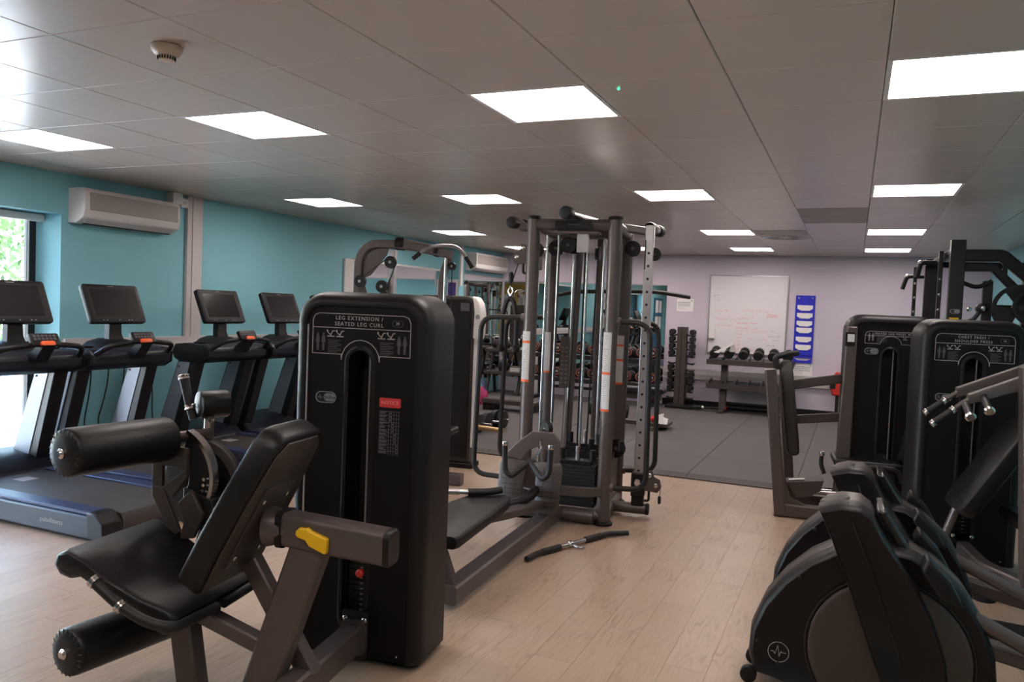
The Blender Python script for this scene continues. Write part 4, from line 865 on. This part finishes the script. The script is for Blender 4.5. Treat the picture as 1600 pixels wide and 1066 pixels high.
# ------------------------------------------------------------ rowing machines
def rower(loc,label):
    t=thing('rowing_machine',label,'rowing machine',loc,0,'rowing machines on the right')
    oc=[(-.60,.06),(-.625,.14),(-.62,.24),(-.575,.36),(-.50,.47),(-.40,.57),(-.28,.645),(-.15,.675),(-.02,.66),(.08,.61),(.17,.53),(.24,.42),(.285,.30),(.30,.16),(.28,.05),(.1,.03),(-.4,.03)]
    cx,cz=-.17,.25
    def ring(k,y): return [(cx+(a-cx)*k,y,cz+(c-cz)*k) for a,c in oc]
    O('flywheel_housing',G().loft([ring(.93,-.135),ring(.95,-.14),ring(.975,-.132),ring(.995,-.11),ring(1,-.08),ring(1,.08),ring(.995,.11),ring(.95,.14)]),blackp,t,sharp=50)
    O('inner_disc',G().lathe([(.30,0),(.295,-.006),(.28,-.010),(.01,-.012)],(-.09,-.139,.24),(0,1,0),48),frame2,t)
    O('disc_groove',G().lathe([(.303,.001),(.306,-.002),(.312,-.002),(.315,.001)],(-.09,-.139,.24),(0,1,0),48,cap=False),dark,t)
    O('rim_band',G().loft([ring(1.002,-.05),ring(1.006,-.046),ring(1.006,.046),ring(1.002,.05)],cap=False),frame2,t)
    for k,(a,c) in enumerate(((-.585,.2),(-.43,.5),(-.50,.12))): bolt(t,(a,-.138,c),(0,-1,0),.010,dark)
    e=O('emblem_ring',G().lathe([(.0405,0),(.0405,-.0015),(.043,-.0015),(.043,0)],(-.50,-.1395,.17),(0,1,0),32,cap=False),lineg,t); O('pulse_mark',pulse_mark(G(),-.50,.17,.032,-.1410,-.1385),lineg,e)
    for y in (-.1,.1):
        O('transport_wheel',G().cyl((-.62,y-.02,.035),(-.62,y+.02,.035),.035,16,b=.006),blackp,t)
    O('front_bumper',G().cyl((-.60,-.02,.09),(-.60,.06,.09),.03,12,b=.006),blackp,t)
    # leaning console mast
    ml=[(-.375,.815),(-.30,.84),(-.225,.84),(-.18,.81),(-.135,.73),(-.07,.64),(.0,.54),(.06,.42),(.11,.28),(.14,.05),(-.06,.03),(-.15,.25),(-.25,.52),(-.33,.72)]
    def mr_(k,y): c0,c1=-.13,.45; return [(c0+(a-c0)*k,y,c1+(c-c1)*k) for a,c in ml]
    O('console_mast',G().loft([mr_(.9,-.215),mr_(.95,-.22),mr_(.985,-.21),mr_(1,-.18),mr_(1,-.1),mr_(.985,-.075)]),blackp,t,sharp=45)
    O('mast_core',G().loft([[(-.13+(a+.13)*.94,y,.45+(c-.45)*.955) for a,c in ml] for y in (-.08,.17)]),framep,t,bevel=.015)
    O('mast_cap',G().lathe([(.055,-.004),(.06,.002),(.055,.007),(.02,.009)],(-.315,-.06,.826),(-.25,.0,1),24),frame2,t)
    O('ridge_line',G().tube([(-.265,-.16,.842),(-.24,-.2215,.76),(-.17,-.2215,.6),(-.06,-.2215,.3),(-.03,-.2215,.14)],.003,6),dark,t)
    O('console',G().loft([[(a,y,c) for a,c in ((-.16,.80),(-.12,.805),(.08,.50),(.05,.46))] for y in (-.06,.22)]),screen,t,bevel=.012)
    O('foot_rest',G().loft([[(.02+dx,y,.66+dz) for dx,dz in ((0,.03),(.08,-.05),(.13,-.14),(.05,-.12),(-.02,-.02))] for y in (-.28,-.16)]),blackp,t,bevel=.012); O('foot_rest',G().loft([[(.02+dx,y,.66+dz) for dx,dz in ((0,.03),(.08,-.05),(.13,-.14),(.05,-.12),(-.02,-.02))] for y in (.16,.28)]),blackp,t,bevel=.012)
    for k in range(2): O('cooling_slot',G().slab([(0,0),(.02,.0),(.02,.09),(0,.09)],(.06+k*.075,-.06,.625-k*.085),(0,1,0),(.66,0,-.75),0,.004),dark,t)
    O('slide_rail',G().beam((.26,0,.30),(1.25,0,.13),.08,.06),framep,t) ; O('lower_rail',G().beam((.2,0,.10),(1.3,0,.07),.16,.05),blackp,t)
    O('support_bar',G().tube([(.2,-.1,.44),(.75,-.1,.2)],.03,12),framep,t)
    s_=O('sliding_seat',G().box(.95,1.15,-.16,.16,.24,.30),vinyl,t,bevel=.025); O('seat_carriage',G().box(.98,1.12,-.06,.06,.16,.24),blackf,s_)
    O('rear_foot',G().box(1.22,1.3,-.2,.2,0,.12),blackp,t,bevel=.015)
    return t
rower((.28,3.58,-.0),'nearest black rowing machine, pulse emblem on its round housing'); rower((.30,4.42,0),'black rowing machine behind the nearest one, before the chest press')

# ------------------------------------------------------------ lat pulldown and white sided machine behind the leg extension
M_=thing('lat_pulldown_machine','grey arched lat pulldown machine behind the leg extension machine','exercise machine',(-3.36,6.05,0),8); M_.scale=(.96,.96,.99)
O('arched_frame',G().tube(fil([(-.79,0,.05),(-.79,0,2.11),(-.35,0,2.115),(.12,0,2.03)],.26,8),0,sq=(.038,.045),up=(1,0,0)),framep,M_)
O('corner_gusset',G().prism([(-.755,1.80),(-.74,1.95),(-.66,2.06),(-.5,2.09),(-.52,2.02),(-.60,1.92),(-.68,1.83)],-.012,.012),framep,M_)
cs=O('chrome_sleeve',G().tube([(-.33,0,2.115),(-.02,0,2.06)],.045,16),chrome,M_); O('sleeve_collar',G().tube([(-.42,0,2.12),(-.34,0,2.116)],.058,16),blackp,M_); O('sleeve_collar',G().tube([(-.04,0,2.063),(.0,0,2.056)],.052,16),blackp,M_)
O('silver_mast',G().box(-.49,-.425,-.03,.03,.05,2.06),silver,M_,bevel=.005)
O('chrome_rod',G().cyl((.075,-.02,.4),(.075,-.02,2.03),.016,12),chrome,M_); O('front_upright',G().tube(fil([(.02,.06,.05),(.02,.06,1.85),(.08,.05,2.02)],.1),0,sq=(.03,.035),up=(1,0,0)),framep,M_)
def pul(p,x,y,z,r,m): 
    o=O('pulley',G().lathe([(r*.25,0),(r,0),(r*.9,.012),(r*.9,.02),(r,.032),(r*.25,.032)],(x,y-.016,z),(0,1,0),24),blackp,p); O('pulley_hub',G().cyl((x,y-.022,z),(x,y+.022,z),r*.25,12),silver,o)
pul(M_,-.455,-.05,1.95,.055,0); pul(M_,.13,.0,1.93,.035,0)
for x,z in ((-.78,1.77),(-.56,1.73)): pul(M_,x+.04,-.08,z,.055,0); O('pulley_arm',G().prism([(x+.0,z-.2),(x+.14,z-.2),(x+.07,z),(x+.03,z)],-.075,-.065),frame2,M_)
for p,q in (((-.755,-.04,1.80),(-.50,-.04,1.98)),((-.40,-.04,1.95),(-.48,-.04,1.76)),((.13,0,1.9),(.13,0,1.5))): O('steel_cable',G().cyl(p,q,.0045,6),blackf,M_)
O('base_rail',G().beam((-.8,0,.05),(.3,0,.05),.1,.1),framep,M_); O('base_cross',G().beam((-.7,-.15,.04),(-.7,.15,.04),.08,.08),framep,M_)
O('seat',G().box(-.2,.2,-.17,.17,.44,.5),vinyl,M_,bevel=.02); O('seat_post',G().beam((0,0,.08),(0,0,.44),.08,.08),framep,M_)
lb2=thing('lat_bar','chrome lat bar with bent ends resting across the arched lat pulldown machine','bar',(-3.36,6.05,0),8); lb2.scale=(.96,.96,.99)
O('bar',G().tube(fil([(-.12,-.3,1.975),(-.03,-.22,2.075),(.06,-.08,2.105),(.16,-.0,2.105),(.22,.05,2.05),(.29,.09,1.93)],.06),.016,12),silver,lb2)
O('grip',G().tube([(-.125,-.305,1.97),(-.08,-.265,2.02)],.02,12),grip,lb2); O('grip',G().tube([(.235,.06,2.02),(.292,.092,1.925)],.02,12),grip,lb2)
W_=thing('white_machine','exercise machine with grey front and white side covers beside the arched machine','exercise machine',(-3.63,6.62,0),8)
O('cabinet',G().prism(rr(-.3,.295,.05,1.665,(.01,.01,.07,.07),5),.12,.26),frame2,W_,bevel=.008)
O('front_shell',G().prism(rr(-.27,.265,.1,1.63,(.01,.01,.06,.06),5),.10,.122),blackp,W_)
wc=O('white_cover',G().prism([(.29,1.26),(.345,1.24),(.37,1.30),(.372,1.5),(.352,1.60),(.315,1.655),(.27,1.667),(.285,1.60),(.296,1.5)],.1,.26),white,W_,bevel=.012)
O('round_badge',G().cyl((.335,.094,1.47),(.335,.1,1.47),.022,16),grey,wc); O('white_strip',G().prism([(.297,.2),(.315,.2),(.34,1.25),(.297,1.25)],.12,.26),white,W_,bevel=.006)
O('info_panel',G().box(.16,.25,.094,.1,1.52,1.60),dimgrey,W_); O('base',G().box(-.34,.34,.08,.30,0,.05),blackp,W_,bevel=.01)

# ------------------------------------------------------------ dumbbells and racks
ringm=mat('orange_ring',(150,78,50),.5,var=.05)
def make_dumbbell(name,label,group,r=.08,l=.30,ring=True,hexa=False,loc=(0,0,0),num=None):
    t=thing(name,label,'dumbbell',loc,0,group)
    O('handle',G().cyl((0,-l/2+.03,0),(0,l/2-.03,0),.016,10),chrome,t)
    for s in (-1,1):
        p=(0,s*l*.2,0); hd=O('head',G().lathe([(r*.7,0),(r*.95,.008),(r,.02),(r,l*.3-.02),(r*.95,l*.3-.008),(r*.82,l*.3),(r*.3,l*.3)],p,(0,s,0),6 if hexa else 20),steel,t,sharp=30)
        if ring and s<0:
            O('face_ring',G().lathe([(r*.62,0),(r*.64,.003),(r*.80,.003),(r*.82,0)],(0,-l*.5+.0,0),(0,-1,0),20,cap=False),ringm,hd)
            O('face_mark',G().slab(rr(-r*.3,r*.3,-r*.2,r*.2,r*.1,3),(0,-l*.5,0),(1,0,0),(0,0,1),0,.0025),grey,hd)
    return t
ra=thing('dumbbell_rack','long black two tier dumbbell rack under the back wall mirror','rack',(-4.0,12.72,PZ))
for z in (.78,.38):
    for y,dz in ((-.16,-.02),(.12,.02)): O('shelf_rail',G().beam((-1.12,y,z+dz),(1.12,y,z+dz),.07,.045),blackf,ra)
    O('front_lip',G().box(-1.12,1.12,-.205,-.195,z-.07,z-.0),blackf,ra)
for x in (-1.0,1.0):
    O('leg',G().beam((x,.1,0),(x,.02,.86),.08,.06,),blackf,ra); O('foot',G().box(x-.04,x+.04,-.3,.3,0,.05),blackf,ra)
O('cross_bar',G().beam((-1,.1,.2),(1,.1,.2),.05,.05),blackf,ra)
db=None
for tier,z in (('upper',.925),('lower',.525)):
    for k in range(11):
        if tier=='upper' and k in (3,): continue
        x=-5.02+k*.205; lab='orange ringed dumbbell, %s from left on the %s tier of the long rack'%(ORD[k] if k<11 else k,tier)
        if db is None: db=make_dumbbell('dumbbell',lab,'dumbbells on the long rack'); db.location=(x,12.70,z)
        else: dup(db,(x,12.70,z),0,lab)
rb=thing('dumbbell_rack','grey two tier dumbbell rack in front of the whiteboard','rack',(-1.45,12.85,PZ))
for z,x0_,x1_ in ((.80,-.67,.64),(.42,-.66,.62)):
    O('shelf',G().prism([(-.22,z-.02),(-.22,z+.01),(.16,z+.07),(.16,z+.04)],x0_,x1_,'x'),blackf,rb,bevel=.004); O('shelf_lip',G().box(x0_,x1_,-.235,-.22,z-.035,z+.045),frame2,rb)
    cr=None
    for k in range(7):
        c=G().prism([(-.24,z+.01),(-.2,z+.075),(.1,z+.11),(.1,z+.07)],x0_+.03+k*.2,x0_+.045+k*.2,'x')
        O('cradle',c,blackf,rb)
for x in (-.42,.48): O('leg',G().prism([(-.12,0),(.0,0),(.12,.82),(.02,.82)],x-.05,x+.05,'x'),frame2,rb); O('foot',G().box(x-.05,x+.05,-.28,.25,0,.05),frame2,rb,bevel=.005)
for z in (.08,.15): O('cross_bar',G().beam((-.42,.05,z),(.48,.05,z),.03,.03),blackf,rb)
d2=None
for k in range(6):
    lab='black dumbbell lying tilted, %s from the left on the rack before the whiteboard'%ORD[k]; p=(-2.02+k*.222,12.83,PZ+.955)
    if d2 is None: d2=make_dumbbell('dumbbell',lab,'dumbbells before the whiteboard',r=.075,l=.28,ring=False); d2.location=p; d2.rotation_euler=(R(12),0,0)
    else: dup(d2,p,0,lab,rx=(R(12),0,0))
pt=thing('paper_tent','white folded card propped between dumbbells before the whiteboard','card',(-1.86,12.68,PZ+.98))
O('card',G().prism([(-.15,-.02),(.10,.12),(.14,.15),(.15,.12),(-.07,-.03)],-.11,-.10),paper,pt); O('back_flap',G().prism([(.14,.15),(.21,.0),(.09,.0),(.11,.11)],-.09,-.085),greypaper,pt)
dt=thing('dumbbell_tree','tall grey upright dumbbell stand left of the whiteboard','rack',(-2.58,12.95,PZ))
O('column',G().prism([(-.09,0),(.09,0),(.075,1.33),(-.075,1.33)],-.08,.08),frame2,dt,bevel=.006); O('groove',G().box(-.006,.006,-.0835,-.078,.05,1.3),dark,dt); O('base_plate',G().box(-.2,.24,-.2,.2,0,.05),blackp,dt,bevel=.01)
for k in range(10):
    z=1.20-.115*k
    for s in (-1,1): O('cradle',G().prism([(s*.07,z-.02),(s*.2,z-.03),(s*.215,z+.01),(s*.2,z+.0),(s*.13,z-.005),(s*.07,z+.02)],-.06,.06),blackf,dt)
d3=None
for s,side in ((-1,'left'),(1,'right')):
    for k in range(10):
        if (s<0 and k in (4,9)) or (s>0 and k in (4,5,9)): continue
        z=PZ+1.245-.115*k; r=.046+.0022*k; lab='small black dumbbell, %s from top on the %s of the upright stand'%(ORD[k],side)
        p=(-2.58+s*.165,12.95,z)
        if d3 is None: d3=make_dumbbell('dumbbell',lab,'dumbbells on the upright stand',r=.05,l=.2,ring=False,hexa=True); d3.location=p
        else: dup(d3,p,0,lab)
bb=thing('barbell','black barbell with red end lying on the rubber floor by the upright stand','barbell',(-2.3,12.72,PZ))
O('shaft',G().cyl((0,0,.055),(.42,.08,.055),.02,12),blackf,bb); O('sleeve',G().cyl((-.02,0,.055),(.12,.02,.055),.035,14),steel,bb); O('red_end',G().ball((.44,.085,.065),.062,14),red,bb); O('chrome_band',G().cyl((.12,.02,.055),(.15,.026,.055),.037,14),chrome,bb)
rp=thing('boxing_pad','red and black boxing pad leaning on the back wall behind the leg press','pad',(-.17,13.14,PZ))
O('pad',G().prism([(-.10,.38),(.06,.36),(.09,.55),(.06,.72),(-.06,.74),(-.13,.58)],-.06,.06),red,rp,bevel=.02); O('strap',G().box(-.13,-.05,-.065,.0,.48,.56),blackf,rp); O('stand',G().beam((-.02,0,0),(-.02,0,.4),.05,.05),blackf,rp)
# kettlebell rack in the far left corner
kr=thing('kettlebell_rack','dark two shelf kettlebell rack in the far left corner','rack',(-5.62,12.72,PZ))
for z,w_ in ((.80,.34),(.40,.36)): O('shelf',G().prism([(-.2,z),(.2,z+.03),(.2,z-.01),(-.2,z-.05)],-w_,w_,'x'),frame2,kr,bevel=.005)
for x in (-.3,.3): O('leg',G().beam((x,-.2,0),(x,.12,.82),.06,.05),blackf,kr); O('rear_leg',G().beam((x,.2,0),(x,.1,.5),.05,.05),blackf,kr)
def kettlebell(loc,r,label,c=None):
    t=thing('kettlebell',label,'kettlebell',loc,20,'kettlebells in the far corner')
    O('bell',G().lathe([(r*.5,0),(r*.8,r*.15),(r,r*.85),(r*.85,r*1.4),(r*.45,r*1.75),(.01,r*1.8)],(0,0,0),(0,0,1),20),steel,t,sharp=60)
    O('handle',G().tube(fil([(-r*.45,0,r*1.6),(-r*.62,0,r*2.25),(r*.62,0,r*2.25),(r*.45,0,r*1.6)],r*.5),r*.14,10),chrome,t); return t
kettlebell((-5.82,12.68,PZ+.81),.085,'black kettlebell with chrome handle, left end of the upper corner shelf'); kettlebell((-5.62,12.68,PZ+.81),.08,'black kettlebell in the middle of the upper corner shelf'); kettlebell((-5.42,12.68,PZ+.81),.075,'smallest black kettlebell, right end of the upper corner shelf'); kettlebell((-5.66,12.68,PZ+.395),.105,'big black kettlebell on the lower corner shelf')
bx_=thing('storage_box','small grey box on the lower corner shelf beside the big kettlebell','box',(-5.42,12.7,PZ+.405)); O('box',G().box(-.09,.09,-.08,.08,0,.08),offwhite,bx_,bevel=.006); O('lid',G().box(-.095,.095,-.085,.085,.08,.092),frame2,bx_)
fw=thing('foam_wedge','white foam wedge behind the kettlebell rack','wedge',(-5.3,13.08,PZ)); O('wedge',G().prism([(-.28,0),(.22,0),(.22,.6),(.12,.78),(-.02,.82)],-.12,.12),white,fw,bevel=.02); O('seam',G().box(-.27,.225,-.123,-.119,.3,.306),grey,fw)
st=thing('step_platform','grey aerobic step platform on the rubber floor','step',(-4.62,10.7,PZ)); O('step_top',G().prism(rr(-.42,.42,.1,.17,.03,4),-.19,.19),frame2,st,bevel=.01); O('step_top_mat',G().box(-.38,.38,-.16,.16,.17,.176),rubber,st)
for x in (-.3,.3): O('riser',G().box(x-.1,x+.1,-.17,.17,0,.1),blackp,st,bevel=.01)
gb=thing('gym_bag','pink and purple gym bag on the floor in the far left','bag',(-5.35,11.1,PZ))
O('bag',G().lathe([(.02,0),(.12,.01),(.14,.08),(.12,.2),(.05,.27),(.01,.28)],(0,0,0),(0,0,1),16),mat('pink_fabric',(168,40,96),.6,var=.5,scale=14),gb); O('strap',G().tube(fil([(-.1,0,.2),(-.05,-.02,.38),(.06,-.02,.36),(.1,0,.2)],.08),.012,8),mat('purple_strap',(110,80,150),.6),gb)
ob=thing('small_ball','small orange yellow ball on the rubber floor in the far left','ball',(-5.1,10.4,PZ)); O('ball',G().ball((0,0,.05),.05,14),yellow,ob); O('seam_ring',G().lathe([(.0505,-.002),(.0505,.002)],(0,0,.05),(0,0,1),16),orange,ob)
# chrome barbells with plates, brass landmine bar
for k in range(3):
    t=thing('barbell','short chrome barbell with black plates, %s of three on the rubber floor'%('nearest','middle','farthest')[k],'barbell',(-4.35,8.55+k*.25,PZ),-4,'chrome barbells on the floor')
    O('shaft',G().cyl((-.6,0,.115),(.42,0,.115),.0145,12),chrome,t); O('sleeve',G().cyl((.16,0,.115),(.24,0,.115),.025,12),chrome,t)
    for x in (.2,-.45):
        O('plate',G().lathe([(.02,0),(.09,0),(.11,.006),(.115,.02),(.115,.05),(.11,.064),(.09,.07),(.02,.07)],(x,0,.115),(1,0,0),24),steel,t,sharp=50)
        if k==2: O('plate',G().lathe([(.02,0),(.09,0),(.11,.006),(.115,.02),(.115,.05),(.11,.064),(.09,.07),(.02,.07)],(x+.1,0,.115),(1,0,0),24),steel,t,sharp=50)
t=thing('brass_handle','brass coloured three legged bar attachment on the rubber floor','bar',(-3.97,8.15,PZ),0)
O('tube',G().tube([(-.06,.02,.13),(.36,-.04,.13)],.028,16),gold,t); O('tube_end',G().cyl((.35,-.039,.13),(.375,-.042,.13),.031,16),gold,t); O('socket',G().cyl((-.03,.017,.13),(.03,.008,.13),.04,16,b=.004),gold,t)
O('rod',G().cyl((-.03,.02,.13),(-.22,.25,.36),.014,10),gold,t); O('rod',G().cyl((-.03,.0,.13),(-.33,-.1,.02),.014,10),gold,t)
# padded bench in front of the long rack
bn=thing('weight_bench','black padded bench with foam rollers on the rubber floor','bench',(-2.85,10.3,PZ),3)
O('pad',G().prism(rr(-.38,.6,.47,.54,.03,4),-.14,.14),vinyl,bn,bevel=.012); O('spine',G().beam((-.3,0,.42),(.55,0,.42),.06,.08),framep,bn)
for x in (-.25,.5): O('leg',G().beam((x,0,.05),(x,0,.42),.07,.06),framep,bn); O('foot',G().box(x-.04,x+.04,-.28,.28,0,.05),framep,bn,bevel=.008)
O('base_tray',G().box(.3,.68,-.2,.2,.05,.09),frame2,bn); O('floor_rail',G().beam((-.25,0,.06),(.5,0,.06),.06,.05),framep,bn)
for x,w_ in ((-.33,.3),(.0,.2)): O('foam_roller',G().cyl((x-.02,-.32,.24),(x+w_-.02,-.30,.23),.085,22,b=.014),vinyl,bn); O('roller_shaft',G().cyl((x+w_*.5,-.3,.235),(x+w_*.5,0,.235),.018,10),chrome,bn)
rbll=thing('red_ball','small red ball on the tray of the padded bench','ball',(-2.36,10.2,PZ+.09)); O('ball',G().ball((0,0,.05),.045,12),red,rbll); O('valve',G().cyl((0,-.046,.05),(0,-.044,.05),.006,8),dark,rbll)
cdp=thing('white_cards','white cards lying on the tray of the padded bench','card',(-2.27,10.16,PZ+.095)); O('card',G().slab(rr(-.05,.05,-.06,.06,.004,2),(0,0,.06),(1,0,.4),(0,.3,1),0,.003),paper,cdp); O('card',G().slab(rr(-.05,.05,-.06,.06,.004,2),(.05,.02,.03),(1,0,-.3),(0,.8,1),0,.003),paper,cdp)

# ------------------------------------------------------------ power rack at the right wall
K=thing('power_rack','tall black power rack with weight discs beside the teal right wall','rack',(.92,8.58,0),0)
O('upright',G().box(-.118,.008,-.05,.06,PZ,2.385),blackf,K,bevel=.004); O('upright',G().box(-.27,-.15,.75,.85,PZ,2.26),blackf,K,bevel=.004); O('upright',G().box(.62,.74,.75,.85,PZ,2.26),blackf,K,bevel=.004); O('upright',G().box(-.19,-.15,.25,.31,PZ,2.3),blackf,K,bevel=.004); O('upright',G().box(.17,.25,-.02,.05,PZ,2.0),blackf,K,bevel=.004)
O('upright',G().box(-.37,-.335,.86,.93,PZ,2.18),blackf,K,bevel=.004)
O('top_beam',G().tube(fil([(0,.0,2.24),(.31,.0,2.24),(.80,.0,1.80)],.03,3),0,sq=(.055,.04),up=(0,0,1)),blackf,K); O('top_beam',G().tube([(-.02,.05,2.13),(.25,.05,2.13),(.52,.05,1.84)],0,sq=(.04,.04),up=(0,0,1)),blackf,K)
O('side_beam',G().beam((-.06,0,2.3),(-.2,.8,2.2),.06,.06),blackf,K); O('cross_beam',G().beam((-.2,.8,2.2),(.68,.8,2.2),.06,.06),blackf,K); O('base_beam',G().beam((-.06,0,PZ+.04),(-.2,.8,PZ+.04),.08,.07),blackf,K); O('base_beam',G().beam((-.2,.8,PZ+.04),(.68,.8,PZ+.04),.08,.07),blackf,K)
O('brace',G().beam((.34,.0,2.2),(.34,.0,2.02),.03,.04),blackf,K)
O('pullup_handle',G().tube(fil([(-.19,.5,2.2),(-.33,.5,2.2),(-.36,.5,2.05)],.04),.024,12),grip,K); O('pullup_handle',G().tube(fil([(-.25,.9,2.08),(-.43,.9,2.08),(-.47,.9,1.94)],.04),.022,12),grip,K)
for p in ((-.335,.5,2.2),(-.43,.9,2.08)): O('chrome_collar',G().ball(p,.026,10),chrome,K)
for z in (1.85,2.0,1.7): bolt(K,(-.35,.858,z),(0,-1,0),.014); bolt(K,(-.17,.248,z+.02),(0,-1,0),.014)
badge(K,-.055,-.05,1.705,.085,.042); yl=O('yellow_sticker',G().box(-.1,-.02,-.054,-.05,1.625,1.645),yellow,K); yl['label']='yellow warning sticker'
for x,z in ((.06,1.73),(.18,1.74)): bolt(K,(x,-.06,z),(0,-1,0),.024)
O('arm_pivot',G().cyl((.17,-.05,1.74),(.17,.08,1.74),.05,20,b=.01),blackf,K); O('hook_arm',G().tube(fil([(.0,-.02,1.98),(.12,-.02,1.93),(.24,-.02,2.0)],.06),.02,10),blackf,K); O('hook_arm',G().tube(fil([(.0,-.02,1.6),(.1,-.02,1.62),(.16,-.02,1.72)],.06),.02,10),blackf,K)
O('disc_peg',G().cyl((.45,-.3,1.74),(.45,.1,1.74),.03,14),steel,K); O('peg_beam',G().beam((.17,.07,1.74),(.6,.07,1.74),.08,.08),blackf,K)
O('rear_plate_arm',G().beam((.6,.07,1.74),(.74,.8,1.74),.07,.07),blackf,K)
def disc(loc,r,label):
    t=thing('weight_disc',label,'weight disc',loc,0,'weight discs on the power rack')
    O('rim',G().lathe([(r*.84,-.02),(r*.98,-.02),(r,-.012),(r,.012),(r*.98,.02),(r*.84,.02),(r*.84,-.02)],(0,0,0),(0,1,0),40,cap=False),steel,t,sharp=40)
    O('hub',G().lathe([(.032,-.02),(r*.3,-.02),(r*.32,0),(r*.3,.02),(.032,.02)],(0,0,0),(0,1,0),24),steel,t)
    g=G()
    for k in range(3): g.prism([(a,c) for a,c in sector(0,0,r*.28,r*.86,90+k*120-38,90+k*120+38,8)],-.012,.012)
    O('spokes',g,steel,t,kind='stuff'); return t
disc((.45,-.04+8.58-.0,1.74) if False else (1.37,8.42,1.74),.225,'larger black weight disc with openings on the power rack peg'); disc((1.47,8.34,1.76),.17,'smaller black weight disc in front on the power rack peg')
